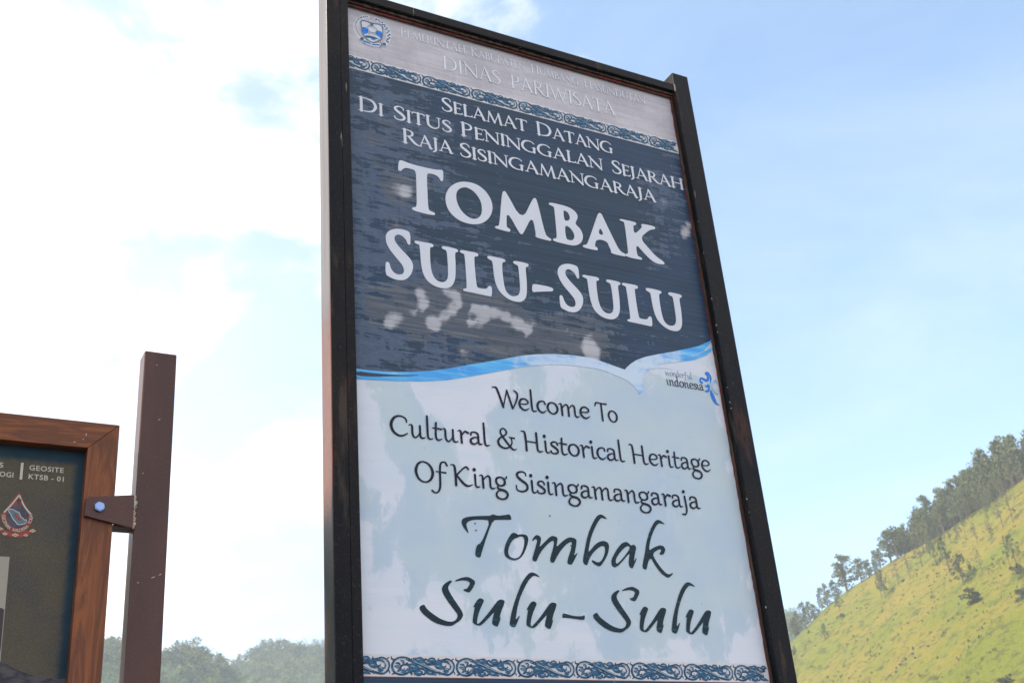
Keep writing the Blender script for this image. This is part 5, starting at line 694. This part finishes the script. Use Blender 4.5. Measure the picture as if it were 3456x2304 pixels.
def board_fn(T, b):
    p = T.geo()
    s = T.n('ShaderNodeSeparateXYZ'); T.put(s.inputs[0], p)
    x, z = s.outputs[0], s.outputs[2]
    e = T.math('MULTIPLY', T.math('SUBTRACT', T.noise(p, 60, 4), 0.5), 0.012)
    dr = T.math('ADD', T.math('SUBTRACT', .4140, x), e); dt = T.math('ADD', T.math('SUBTRACT', 2.7080, z), e)
    inset = T.math('MULTIPLY', T.map(dr, .010, .030), T.map(dt, .026, .042))  # leaves a navy margin along the top and right edges
    fine = T.noise(T.scale(p, (1, 1, 1)), 520, 3, 0.6)
    spk = T.map(fine, 0.45, 0.75)
    big = T.noise(p, 7, 4, 0.6)
    dust = T.mix(T.map(big, 0.35, 0.65), srgb(70, 67, 64), srgb(80, 74, 62))
    dust = T.mix(T.math('MULTIPLY', spk, 0.5), dust, srgb(116, 112, 106))
    spk2 = T.map(T.noise(p, 330, 2, .5), 0.70, 0.78)
    dust = T.mix(T.math('MULTIPLY', spk2, 0.35), dust, srgb(150, 146, 142))
    navy = T.mix(T.map(big, 0.3, 0.7), srgb(26, 48, 64), srgb(36, 58, 72))
    navy = T.mix(T.math('MULTIPLY', spk, 0.15), navy, srgb(60, 80, 92))
    low = T.map(z, 2.25, 1.9)
    T.put(b.inputs['Base Color'], T.mix(inset, navy, dust))
    bumpit(T, b, fine, 0.12, 0.001)
M_BOARD = material('dusty_dark_panel', rough=0.6, fn=board_fn, spec=.15)
bpanel = box('board_panel', -.549, .4136, 2.8302, 2.838, 1.371, 2.7074, M_BOARD, board)
M_CREAM = ink('cream_print', srgb(186, 182, 170), srgb(150, 146, 136), 300, 0.6)
M_RED = ink('faded_red_print', srgb(142, 66, 60), srgb(112, 64, 58), 120, 0.5)
M_INK = ink('plum_ink', srgb(64, 60, 76), srgb(84, 82, 94), 40, 0.7, .5, .4, .65)
M_LAKE = ink('lake_blue_print', srgb(76, 112, 128), srgb(92, 122, 134), 60, 0.5)
M_ORANGE = ink('orange_print', srgb(186, 120, 92), srgb(150, 92, 74), 90, 0.5)
EC = {'cream': 0, 'red': 1, 'ink': 2, 'lake': 3, 'orange': 4}
P = Print(2.8297)
for c, loops in EMB: P.cur = EC[c]; P.poly(loops, 1 if c != 'cream' or len(loops[0]) > 6 else 0)
for c, q in EMBS: P.cur = EC[c]; P.stroke(q, cap=False)
P.build('emblem', [M_CREAM, M_RED, M_INK, M_LAKE, M_ORANGE], bpanel)

def text_part(entries, y, mat, par, name='lettering', offset=0.0):
    """entries: (text, x0, x1, z, height) fitted, built from the built-in font"""
    V, F = [], []
    for e in entries:
        cu = bpy.data.curves.new('t', 'FONT'); cu.body = e[0]; cu.size = 1; cu.offset = offset; cu.space_character = 1.08; cu.resolution_u = 3
        if len(e) == 4: cu.align_x = 'CENTER'; cu.align_y = 'CENTER'
        ob = bpy.data.objects.new('t', cu)
        me = bpy.data.meshes.new_from_object(ob)
        co = [tuple(v.co) for v in me.vertices]
        fs = [tuple(p.vertices) for p in me.polygons]
        bpy.data.objects.remove(ob); bpy.data.curves.remove(cu)
        base = len(V)
        if len(e) == 5:
            x0 = min(c[0] for c in co); x1 = max(c[0] for c in co); z1 = max(c[1] for c in co)
            for c in co: V.append((e[1]+(c[0]-x0)/(x1-x0)*(e[2]-e[1]), y, e[3]+c[1]*e[4]/0.73))
        else:
            _, cx, cz, a = e; k = .0105
            for c in co: V.append((cx+(c[0]*cos(a)-c[1]*sin(a))*k, y, cz+(c[0]*sin(a)+c[1]*cos(a))*k))
        F += [tuple(base+i for i in f) for f in fs]
        bpy.data.meshes.remove(me)
    o = mesh_obj(name, V, F, mat); child_at(o, par); return o
for e_ in BTXT: text_part([e_], 2.8296, M_CREAM, bpanel, offset=.012)
text_part([a for a in ARC if a[0] != ' '], 2.8272, M_CREAM, bpanel)
flatb = lambda name, loops, y, mat, sm=0: (lambda P: (P.poly(loops, sm), P.build(name, mat, bpanel)))(Print(y))
flatb('photo_print', [PHOTO[0]], 2.8297, ink('beige_print', srgb(150, 144, 134), srgb(140, 134, 124), 200, 0.5))
flatb('photo_print', [PHOTO[1]], 2.8293, ink('dark_photo', srgb(60, 54, 58), srgb(104, 60, 56), 40, 0.8))
flatb('rock_print', [ROCK], 2.8297, ink('rock_photo', srgb(74, 72, 76), srgb(44, 42, 52), 28, 1.0, .5, .4, .62, (1, 1, 2.2)), 1)

def brown_fn(T, b):
    p = T.geo()
    n = T.noise(T.scale(p, (8, 8, 2)), 1.0, 5, 0.6)
    f = T.noise(p, 240, 3, 0.6)
    c = T.mix(T.map(n, 0.3, 0.7), srgb(68, 42, 40), srgb(82, 52, 46))
    c = T.mix(T.math('MULTIPLY', T.map(f, 0.5, 0.75), 0.3), c, srgb(112, 92, 90))
    sc = T.map(T.noise(T.scale(p, (30, 30, 120)), 1.0, 2, 0.4), 0.76, 0.78)
    c = T.mix(T.math('MULTIPLY', sc, 0.2), c, srgb(150, 130, 124))
    T.put(b.inputs['Base Color'], c)
    bumpit(T, b, f, 0.08, 0.001)
M_BROWN = material('brown_powder_coat', rough=0.33, fn=brown_fn, spec=.3)
box('post', .5335, .6148, BY, 2.858, -.3, 2.989, M_BROWN, board, bev=.004)
box('post', -.760, -.680, BY, 2.858, -.3, 2.989, M_BROWN, board, bev=.004)
def bracket(flip):
    fx = (lambda x: -.136-x) if flip else (lambda x: x)
    pts = [(fx(x), z) for x, z in BRK[0]]
    if flip: pts.reverse()
    br = prism('bracket', [(x-(0 if not flip else .002), z) for x, z in pts], 2.7905, 2.7985, M_BROWN, board, .0012)
    xa, xb = sorted((fx(.486), fx(.5325)))
    f2 = box('bracket', xa, xb, 2.800, 2.842, 2.516, 2.522, M_BROWN, board)
    bm = bmesh.new()
    q = BRK[1]
    R_ = Matrix.Rotation(pi/2, 4, 'X')
    bmesh.ops.create_cone(bm, cap_ends=True, segments=6, radius1=.0124, radius2=.0124, depth=.008, matrix=Matrix.Translation((fx(q[0]), 2.7862, q[1])) @ R_ @ Matrix.Rotation(rad(8), 4, 'Z'))
    bmesh.ops.bevel(bm, geom=bm.edges[:], offset=.0012, segments=2, affect='EDGES')
    bmesh.ops.create_cone(bm, cap_ends=True, segments=20, radius1=.0088, radius2=.0092, depth=.0012, matrix=Matrix.Translation((fx(q[0]), 2.7817, q[1])) @ R_)
    me = bpy.data.meshes.new('bolt'); bm.to_mesh(me); bm.free()
    me.materials.append(M_ZINC)
    bo = bpy.data.objects.new('bolt', me); COL.objects.link(bo); child_at(bo, br)
    wx = fx(.5328)
    beads('weld_bead', [(wx+.0015*((i*7) % 3-1), 2.7965, 2.516+.0047*i) for i in range(17)], .0032, M_RUSTW, board, 5)
    beads('weld_bead', [(wx, 2.7945, 2.577), (wx-.001, 2.794, 2.571), (wx-.002, 2.7945, 2.565)], .005, M_WELD, board, 6)
M_ZINC = material('zinc_bolt', srgb(128, 150, 196), 0.30, metal=0.85, fn=lambda T, b: bumpit(T, b, T.noise(T.geo(), 260, 3), 0.25, 0.001))
M_RUSTW = material('rusty_weld', srgb(150, 96, 74), 0.7, fn=lambda T, b: T.put(b.inputs['Base Color'], T.mix(T.map(T.noise(T.geo(), 300, 4), .4, .6), srgb(166, 104, 78), srgb(196, 176, 160))))
bracket(False); bracket(True)
M_SCR = ink('bare_scratch', srgb(196, 184, 180), srgb(150, 136, 132), 60)
for a, b in SCR:                                     # scratches in the paint
    P = Print(2.7998); P.stroke([(a[0], a[1], .0003), ((a[0]+b[0])/2, (a[1]+b[1])/2, .0008), (b[0], b[1], .0003)], sub=3); P.build('scratch', M_SCR, board)

# ------------------------------------------------------------------ ground and hills
def grass_fn(dry, green, dark, s1, s2, br):
    def fn(T, b):
        p = T.geo()
        big = T.noise(p, s1, 5, 0.6)
        mid = T.noise(T.scale(p, (1, 1, 1.6)), s2, 8, 0.68)
        fine = T.noise(T.scale(p, (1, 1, 1.4)), s2*7, 5, 0.7)
        c = T.mix(T.map(big, 0.40, 0.60), dry, green)
        c = T.mix(T.math('MULTIPLY', T.map(mid, 0.50, 0.62), 0.80), c, dark)
        c = T.mix(T.math('MULTIPLY', T.map(fine, 0.50, 0.62), 0.60), c, dark)
        c = T.mix(T.math('MULTIPLY', T.map(fine, 0.30, 0.45, 1, 0), 0.35), c, br)
        T.put(b.inputs['Base Color'], c)
        bumpit(T, b, T.math('ADD', mid, T.math('MULTIPLY', fine, 0.6)), 0.8, 0.9)
    return fn
M_HILL = material('dry_hill_grass', rough=0.9, spec=0.1, fn=grass_fn((.215, .168, .024), (.150, .160, .015), (.056, .066, .016), 0.035, 0.30, (.24, .19, .055)))
M_GROUND = material('pale_gravel_ground', rough=0.95, spec=0.1, fn=grass_fn((.15, .145, .13), (.13, .13, .105), (.08, .08, .07), 0.3, 1.5, (.18, .17, .15)))
M_FORFLOOR = material('forest_floor', rough=0.95, spec=0.1, fn=grass_fn((.05, .07, .03), (.03, .05, .02), (.015, .03, .015), 0.02, 0.10, (.06, .07, .03)))

gr = mesh_obj('ground', [(-3000, -3000, 0), (3000, -3000, 0), (3000, 3000, 0), (-3000, 3000, 0)], [(0, 1, 2, 3)], M_GROUND)
gr['kind'] = 'structure'

HP0 = np.array([374., 417.]); HE = np.array([-.07974522, -.99681528]); HN = np.array([-.99681528, .07974522])
def wob(x, y): return 1.1*np.sin(x*.071+1)*np.sin(y*.063+2)+.6*np.sin(x*.17+y*.11)+.5*np.sin(y*.23-x*.19+1)
def hill_z(x, y):
    x = np.asarray(x, float); y = np.asarray(y, float)
    s = (x-HP0[0])*HE[0]+(y-HP0[1])*HE[1]; t = (x-HP0[0])*HN[0]+(y-HP0[1])*HN[1]
    h = np.interp(s, RS, RH); k = np.where(t > 0, .80, .5)
    return np.maximum(h-k*(np.sqrt(t*t+9)-3)+wob(x, y)*np.minimum(1, np.abs(t)/40), -1.0)
def sheet(name, su, tv, fxy, mat):
    S_, T_ = np.meshgrid(su, tv, indexing='ij')
    x, y, z = fxy(S_, T_)
    v = np.stack([x.ravel(), y.ravel(), z.ravel()], 1).tolist()
    n, m = len(su), len(tv); f = []
    for i in range(n-1):
        for j in range(m-1):
            a = i*m+j; f.append((a, a+1, a+m+1, a+m))
    o = mesh_obj(name, v, f, mat, smooth=True)
    o['kind'] = 'structure'
    return o
from mathutils import noise as MN
def hxy(S_, T_):
    x = HP0[0]+S_*HE[0]+T_*HN[0]; y = HP0[1]+S_*HE[1]+T_*HN[1]
    r1 = np.sin(x*.9+y*1.3)*np.sin(y*.7-x*.4)*.14
    nz = np.array([MN.fractal(Vector((a/24, b/24, 0)), .9, 2.1, 5)*1.9+MN.fractal(Vector((c/7, d/38, 5)), .9, 2.0, 4)*.9 for a, b, c, d in zip(x.ravel(), y.ravel(), S_.ravel(), T_.ravel())]).reshape(x.shape)
    r1 = r1+nz*np.minimum(1, np.abs(T_)/25)
    return x, y, hill_z(x, y)+r1*np.minimum(1, np.abs(T_)/10)
tv = np.concatenate([np.linspace(-160, -6, 30), np.linspace(-5, 5, 11), np.linspace(6.5, 190, 130)])
hill = sheet('hillside', np.linspace(-258, 470, 340), tv, hxy, M_HILL)

AZ1 = [-40, -10, 0, 5.4, 7.89, 9.88, 10.12, 10.44, 10.67, 11.39, 12.5, 12.85, 13.36, 13.85, 14.18, 14.58, 15.03, 15.29, 15.6, 17, 22, 30]
EL1 = [.33, .325, .30, .2263, .2241, .2220, .2236, .2220, .2166, .2110, .2110, .2134, .2165, .2165, .2130, .2085, .2045, .1993, .1950, .175, .12, .04]  # unseen left end raised to darken the reflection in the left post
AZ2 = [5, 10, 13, 14.47, 15.4, 15.57, 16.16, 16.37, 16.98, 17.33, 17.95, 18.67, 18.99, 19.75, 25.54, 32.71, 38.37, 41.99, 42.49, 42.94, 48, 60, 80]
EL2 = [.12, .16, .182, .1890, .1970, .2020, .2045, .2120, .2170, .2176, .2176, .2140, .2140, .2150, .2175, .2160, .2100, .2060, .2015, .1935, .19, .19, .17]
def far_z(az, r, AZ, EL, R0):
    top = np.interp(az, AZ, EL)*R0+1.6
    d = R0-r
    z = top-np.where(d > 0, .52*(np.sqrt(d*d+100)-10), .35*np.abs(d))
    return np.maximum(z+1.5*np.sin(az*4.1+r*.05)*np.minimum(1, np.abs(d)/60), -1.0)
def far_sheet(name, azs, AZ, EL, R0):
    def f(A, Rr):
        return Rr*np.sin(np.radians(A)), Rr*np.cos(np.radians(A)), far_z(A, Rr, AZ, EL, R0)
    return sheet(name, azs, np.linspace(R0-330, R0+260, 60), f, M_FORFLOOR)
far_sheet('near_forest_hill', np.linspace(-40, 30, 200), AZ1, EL1, 760)
far_sheet('far_forest_hill', np.linspace(5, 80, 200), AZ2, EL2, 980)

# ------------------------------------------------------------------ foliage
def leaf_fn(a, b_, tip):
    def fn(T, b):
        oi = T.n('ShaderNodeObjectInfo').outputs['Random']
        p = T.geo()
        n = T.noise(p, 0.9, 4, 0.6)
        c = T.mix(T.map(n, 0.35, 0.65), a, b_)
        c = T.mix(T.math('MULTIPLY', oi, 0.45), c, tip)
        T.put(b.inputs['Base Color'], c)
    return fn
M_PINE = material('pine_needles', rough=0.75, spec=0.2, fn=leaf_fn((.058, .082, .026), (.125, .145, .042), (.170, .168, .070)))
M_BROWNPINE = material('thin_brown_needles', rough=0.8, spec=0.2, fn=leaf_fn((.15, .115, .055), (.12, .11, .05), (.17, .12, .06)))
M_BUSH = material('bush_leaves', rough=0.8, spec=0.2, fn=leaf_fn((.045, .060, .025), (.08, .085, .04), (.07, .07, .05)))
M_CANOPY = material('forest_leaves', rough=0.8, spec=0.2, fn=lambda T, b: T.put(b.inputs['Base Color'], T.mix(T.map(T.noise(T.geo(), .085, 3, .6), .42, .6), T.mix(T.map(T.noise(T.geo(), .3, 4), .42, .60), (.014, .034, .018), (.066, .100, .034)), (.185, .205, .068))))
M_BARK = material('pine_bark', rough=0.9, spec=0.1, fn=lambda T, b: T.put(b.inputs['Base Color'], T.mix(T.noise(T.geo(), 3, 4), (.10, .075, .055), (.17, .14, .115))))

def leaves(rr, clusters, size):
    """clusters: (x, y, z, radius, count); returns small leaf-spray triangles"""
    v, f = [], []
    for cx, cy, cz, cr_, n in clusters:
        for _ in range(n):
            while True:
                d = np.array([rr.uniform(-1, 1) for _ in range(3)])
                if d @ d < 1: break
            c = np.array([cx, cy, cz])+d*np.array([cr_, cr_, cr_*.62])
            a = np.array([rr.gauss(0, 1), rr.gauss(0, 1), rr.gauss(0, .7)]); a /= np.linalg.norm(a)
            b = np.cross(a, [rr.gauss(0, 1), rr.gauss(0, 1), rr.gauss(0, 1)]); b /= max(np.linalg.norm(b), 1e-6)
            s = size*rr.uniform(.6, 1.3); k = len(v)
            v += [tuple(c-a*s), tuple(c+b*s*.55), tuple(c+a*s), tuple(c-b*s*.55)]
            f.append((k, k+1, k+2, k+3))
    return v, f
def tube_mesh(path, seg=6):
    v, f = [], []
    for i, (x, y, z, r) in enumerate(path):
        for k in range(seg): v.append((x+r*cos(2*pi*k/seg), y+r*sin(2*pi*k/seg), z))
    for i in range(len(path)-1):
        for k in range(seg):
            a = i*seg+k; b = i*seg+(k+1) % seg; f.append((a, b, b+seg, a+seg))
    return v, f
# proto trees: 1 unit tall and 1 unit wide, scaled per tree
def pine_meshes(seed, kind):
    rr = random.Random(seed)
    lean = rr.uniform(-.06, .06); ly = rr.uniform(-.06, .06)
    path = [(lean*(t**1.5), ly*t*t, t*.96-.02, .030*(1-t)**.8+.006) for t in np.linspace(0, 1, 9)]
    v, f = tube_mesh(path)
    cl = []
    lo = {'ridge': .20, 'slope': .32, 'sparse': .42, 'flat': .62, 'tall': .16}[kind]
    nb = {'ridge': 44, 'slope': 30, 'sparse': 18, 'flat': 18, 'tall': 54}[kind]
    cnt = {'ridge': 26, 'slope': 20, 'sparse': 15, 'flat': 22, 'tall': 26}[kind]
    lop = rr.uniform(0, 6.28)
    for i in range(nb):
        u = lo+(1-lo)*((i+rr.random())/nb)
        w = (1-u)/(1-lo)
        prof = .5*min(1, (w*1.5)**.75)*(1-.25*w) if kind != 'flat' else .5*(1-abs(2*(u-.76))**2) if u < 1 else .1
        prof = max(prof, .10)
        a = rr.uniform(0, 6.283); rad_ = prof*rr.uniform(.25, 1.05)*(1+.25*cos(a-lop))
        bx, by = lean*u**1.5, ly*u*u
        x, y, z = bx+rad_*cos(a), by+rad_*sin(a), u+rr.uniform(-.02, .03)-.03*rad_
        cl.append((x, y, z, .105*rr.uniform(.7, 1.3), cnt))
        k = len(v)                                    # limb
        v += [(bx, by, z-.04), (bx+.006, by, z-.055), (x, y, z), (x, y, z-.006)]
        f.append((k, k+1, k+3, k+2))
    if kind != 'flat': cl.append((lean, ly, .965, .045, cnt//2))
    lv, lf = leaves(rr, cl, {'sparse': .030, 'slope': .040}.get(kind, .034))
    tm = bpy.data.meshes.new('trunk'); tm.from_pydata(v, [], f); tm.materials.append(M_BARK)
    cm = bpy.data.meshes.new('crown'); cm.from_pydata(lv, [], lf); cm.materials.append(M_BROWNPINE if kind == 'sparse' else M_PINE)
    return tm, cm
PROTO = {k: [pine_meshes(11*i+len(k), k) for i in range(n)] for k, n in (('ridge', 6), ('slope', 4), ('sparse', 3), ('flat', 1), ('tall', 6))}
def bush_mesh(seed):
    rr = random.Random(seed)
    cl = [(rr.gauss(0, .20), rr.gauss(0, .20), rr.uniform(.1, .72), .2, 60) for _ in range(12)]
    lv, lf = leaves(rr, cl, .05)
    m = bpy.data.meshes.new('bush'); m.from_pydata(lv, [], lf); m.materials.append(M_BUSH); return m
BUSHES = [bush_mesh(s) for s in (1, 2, 3)]
rnd = random.Random(5)
def tree(kind, x, y, z, h, w, label, group=None, name=None):
    t = empty(name or 'pine_tree', label, 'tree', (x, y, z), group)
    t.rotation_euler = (0, 0, rnd.uniform(0, 6.28)); t.scale = (w, w, h)
    tm, cm = rnd.choice(PROTO[kind])
    for nm, me in (('trunk', tm), ('crown', cm)):
        o = bpy.data.objects.new(nm, me); COL.objects.link(o); o.parent = t
    return t
LAB = [
 'tallest broad pine standing alone on the ridge skyline, two trunks against the sky',
 'narrow pine on the skyline just right of the tallest broad pine',
 'rounded low pine on the skyline, second right of the tallest broad pine',
 'slim pointed pine with its tip above the skyline left of the dense wood',
 'slim pointed pine next to the dense wood, right one of a pair',
 'loose see-through pine on the skyline, leaning just left of the tallest broad pine',
 'pointed tall pine at the left of the skyline row, right one of two close together',
 'thin dark pine beside a pointed one at the left of the skyline row',
 'big full-crowned pine at the left end of the dense wood on the ridge',
 'big full-crowned pine second from the left end of the dense wood',
 'dark bushy pine in the lowest clump, beside the black post of the sign',
 'dark pine at the foot of the ridge, closest to the black post of the sign',
 'spiky pine at the back of the lowest clump on the ridge',
 'small light pine at the right edge of the lowest clump',
 'pale hazy pine half hidden behind the right post of the sign',
 'little sapling on the ridge between the lowest clump and the skyline row',
 'left of two pines sharing one dark shadow on the grass below the ridge',
 'right of two pines sharing one dark shadow on the grass below the ridge',
 'thin reddish pine on the slope below the left end of the dense wood',
 'thin reddish bare-stemmed pine, highest of those on the slope by the wood',
 'small dark pine leaning on the grass edge below the tallest broad pine',
 'lone dark pine on the open lower grass near the sign post',
 'small round shrub at the left edge of the grass slope near the sign post',
 'little dead-looking shrub alone in the middle of the open grass slope',
 'dark shrub at the lower left of the grass beside the sign post',
 'flat-topped small tree on the slope under the dense wood',
 'narrow grey-green pine right of the flat-topped small tree',
 'large open grey-green pine in the middle of the slope',
 'large spreading pine with a dark thicket at its foot',
 'bare-stemmed thin tree high on the slope under the wood',
 'bare-stemmed thin tree beside a leaning stem under the wood',
 'faint thin tree right of the dark thicket on the slope',
 'slanting thin tree at the far right of the slope, left of a leafy one',
 'leafy tree at the far right of the slope with a dark bush below',
 'short thin tree just under the wood, left one of two',
 'short thin tree just under the wood, right one of two',
 'large dark thicket of scrub in the middle of the slope',
 'dark green bush at the right edge of the photo on the lower slope',
 'dark bush at the foot of the leafy tree at the far right',
 'dark leafy bushes at the bottom right corner of the slope',
 'small dark bush at the foot of the narrow grey-green pine',
 'tall thin tree at the right edge, left one, trunk running up into the wood',
 'tall thin tree at the right edge, right one, trunk running up into the wood',
 'small dark bush at the foot of a thin reddish pine on the slope',
 'small dark bush under the leaning dark pine near the grass edge']
for i, (k, x, y, h, w) in enumerate(TREES):
    z = float(hill_z(x, y))-.5
    lab = LAB[i] if i < len(LAB) else 'small shrub on the grass slope'
    if k == 'bush':
        o = bpy.data.objects.new('bush', BUSHES[i % 3]); COL.objects.link(o)
        o.location = (x, y, z-.1*h); o.scale = (w, w, h*1.25); o.rotation_euler = (0, 0, i*1.3)
        o['label'] = lab; o['category'] = 'bush'
    else:
        if i in (0, 8, 9): h *= 1.08; w *= 1.25
        tree(k, x, y, z, h*1.05, max(w*1.35, h*.30)*(1.35 if k == 'ridge' else 1.1), lab)
# the dense wood along the ridge crest
for i in range(170):
    s = 80+(i+rnd.random())*.85; t = rnd.uniform(-24, 6)*(1 if i % 3 else .3)
    if s < 95: t = rnd.uniform(-10, 2)
    x = HP0[0]+s*HE[0]+t*HN[0]; y = HP0[1]+s*HE[1]+t*HN[1]
    h = np.interp(s, [82, 100, 130, 200], [11.0, 15.5, 18.5, 20])*rnd.uniform(.72, 1.10)
    tree('tall', x, y, float(hill_z(x, y))-.2, h, h*rnd.uniform(.62, .92), 'tall grey-green pine packed into the dense wood on the ridge', 'pines of the dense wood on the ridge')
for i in range(26):                                    # its ragged lower edge
    s = rnd.uniform(104, 172); t = rnd.uniform(4, 13)
    x = HP0[0]+s*HE[0]+t*HN[0]; y = HP0[1]+s*HE[1]+t*HN[1]; h = rnd.uniform(9, 13)
    tree('slope', x, y, float(hill_z(x, y))-.5, h, h*.5, 'open-crowned pine at the ragged lower edge of the dense wood', 'pines at the lower edge of the dense wood')
# scattered thin trees in the strip below the wood
for i in range(16):
    s = rnd.uniform(112, 180); t = rnd.uniform(10, 28)
    x = HP0[0]+s*HE[0]+t*HN[0]; y = HP0[1]+s*HE[1]+t*HN[1]
    h = rnd.uniform(6.5, 10)
    tree('sparse' if i % 3 else 'slope', x, y, float(hill_z(x, y))-.2, h, h*.34, 'slender long-stemmed pine scattered on the grass just below the dense wood', 'slender pines below the dense wood')

# far forest: one mass of crowns per hill, plus the single trees that stick out of its skyline
def canopy(name, azr, n, AZ, EL, R0, rmax, seed, size):
    rr = random.Random(seed); V = []; F = []
    for _ in range(n):
        az = rr.uniform(*azr); r = R0-(rr.random()**1.6)*rmax+4
        z = float(far_z(az, r, AZ, EL, R0)); x, y = r*sin(rad(az)), r*cos(rad(az))
        s = rr.uniform(.6, 1.35)*size; hh = s*rr.uniform(.8, 1.5)
        cl = [(x+rr.gauss(0, .30)*s, y+rr.gauss(0, .30)*s, z+hh*rr.uniform(.15, .9)-1.0, s*.36, 15) for _ in range(6)]
        v, f = leaves(rr, cl, .62)
        k = len(V); V += v; F += [tuple(k+q for q in t) for t in f]
    o = mesh_obj(name, V, F, M_CANOPY)
    o['kind'] = 'stuff'; o['label'] = 'hazy green forest covering the far hills'
    return o
canopy('forest_canopy', (4, 15.9), 900, AZ1, EL1, 760, 150, 3, 6.2)
canopy('forest_canopy', (14.2, 24), 850, AZ2, EL2, 980, 170, 4, 7.0)
canopy('forest_canopy', (38, 49), 600, AZ2, EL2, 980, 190, 6, 7.0)
FT = [(10.11, .2302, 760, 5.0, 4.4, 'left of two round dark trees on the far skyline left of the brown post'), (10.44, .2290, 760, 5.2, 4.8, 'right of two round dark trees on the far skyline left of the brown post'),
 (13.05, .2256, 760, 7.0, 2.6, 'thin tree poking above the near forest hill, just right of the brown post'), (14.95, .2140, 760, 7.5, 5.0, 'dark conifer at the notch between the two forested hills'),
 (15.86, .2128, 980, 9.0, 4.6, 'single tree left of the taller far hill, standing in the notch'), (16.98, .2235, 980, 8.0, 4.6, 'leftmost pointed tree on the far hill skyline'),
 (17.33, .2245, 980, 8.5, 4.4, 'second pointed tree on the far hill skyline'), (17.65, .2225, 980, 7.5, 4.6, 'third pointed tree on the far hill skyline'),
 (17.95, .2236, 980, 7.5, 6.5, 'rounded broad tree on the far hill skyline'), (18.37, .2205, 980, 7.0, 5.0, 'low tree right of the rounded one on the far hill skyline'), (18.67, .2200, 980, 6.5, 4.6, 'small tree nearest the big sign on the far hill skyline')]
for az, el, r, h, w, lab in FT:
    top = el*r+1.6
    tree('ridge', r*sin(rad(az)), r*cos(rad(az)), top-h*.85, h*1.05, w*1.9, lab, name='skyline_tree')

# tufts and stones on the grass slope
rr = random.Random(9); V = []; F = []
for _ in range(9000):
    s = rr.uniform(-60, 230); t = rr.uniform(2, 175)
    x = HP0[0]+s*HE[0]+t*HN[0]; y = HP0[1]+s*HE[1]+t*HN[1]
    if MN.noise(Vector((x/9, y/9, 0)))+.5*MN.noise(Vector((x/3, y/3, 4))) < .12: continue
    z = float(hill_z(x, y))+float(MN.fractal(Vector((x/24, y/24, 0)), .9, 2.1, 5)*1.9+MN.fractal(Vector((s/7, t/38, 5)), .9, 2.0, 4)*.9); q = rr.uniform(.2, .75)
    for _ in range(7):
        a = rr.uniform(0, 6.28); k = len(V); dx, dy = cos(a)*q*.7, sin(a)*q*.7; ox, oy = rr.gauss(0, q*.5), rr.gauss(0, q*.5)
        V += [(x+ox-dy*.4, y+oy+dx*.4, z-.1), (x+ox+dy*.4, y+oy-dx*.4, z-.1), (x+ox+dx, y+oy+dy, z+q*rr.uniform(.6, 1.1))]
        F.append((k, k+1, k+2))
tf = mesh_obj('grass_tufts', V, F, material('tuft_grass', rough=.9, spec=.1, fn=lambda T, b: T.put(b.inputs['Base Color'], T.mix(T.map(T.noise(T.geo(), .5, 3), .4, .6), (.10, .115, .035), (.21, .18, .065)))))
tf['kind'] = 'stuff'; tf['label'] = 'tufts of rough grass over the slope'
V = []; F = []
clumps = [(rr.uniform(20, 200), rr.uniform(25, 160)) for _ in range(26)]
for cs, ct in clumps:
    for _ in range(rr.randint(6, 22)):
        s = cs+rr.gauss(0, 6.5); t = ct+rr.gauss(0, 5.0)
        x = HP0[0]+s*HE[0]+t*HN[0]; y = HP0[1]+s*HE[1]+t*HN[1]; z = float(hill_z(x, y)); q = rr.uniform(.2, .6)
        bm = bmesh.new(); bmesh.ops.create_icosphere(bm, subdivisions=1, radius=q)
        k = len(V)
        for v in bm.verts:
            V.append((x+v.co.x*rr.uniform(.7, 1.3), y+v.co.y*rr.uniform(.7, 1.3), z+v.co.z*rr.uniform(.5, .9)))
        for f in bm.faces: F.append(tuple(k+v.index for v in f.verts))
        bm.free()
st_ = mesh_obj('loose_stones', V, F, material('purple_grey_stone', rough=.9, fn=lambda T, b: T.put(b.inputs['Base Color'], T.mix(T.noise(T.geo(), .7, 4), (.075, .062, .065), (.17, .15, .15)))))
st_['kind'] = 'stuff'; st_['label'] = 'purple-grey stones scattered on the slope'

# ------------------------------------------------------------------ haze
hz = box('haze', -900, 1300, -60, 1350, -1.0, 260, None or bpy.data.materials.new('haze_air'))
hz['kind'] = 'stuff'; hz['label'] = 'thin pale haze in the valley air'
hm = hz.data.materials[0]; hm.use_nodes = True; hm.node_tree.nodes.clear()
T = NT(hm.node_tree)
pv = T.n('ShaderNodeVolumePrincipled'); pv.inputs['Color'].default_value = (.82, .90, 1.0, 1); pv.inputs['Density'].default_value = HAZE; pv.inputs['Anisotropy'].default_value = .2
ou = T.n('ShaderNodeOutputMaterial'); hm.node_tree.links.new(pv.outputs[0], ou.inputs['Volume'])
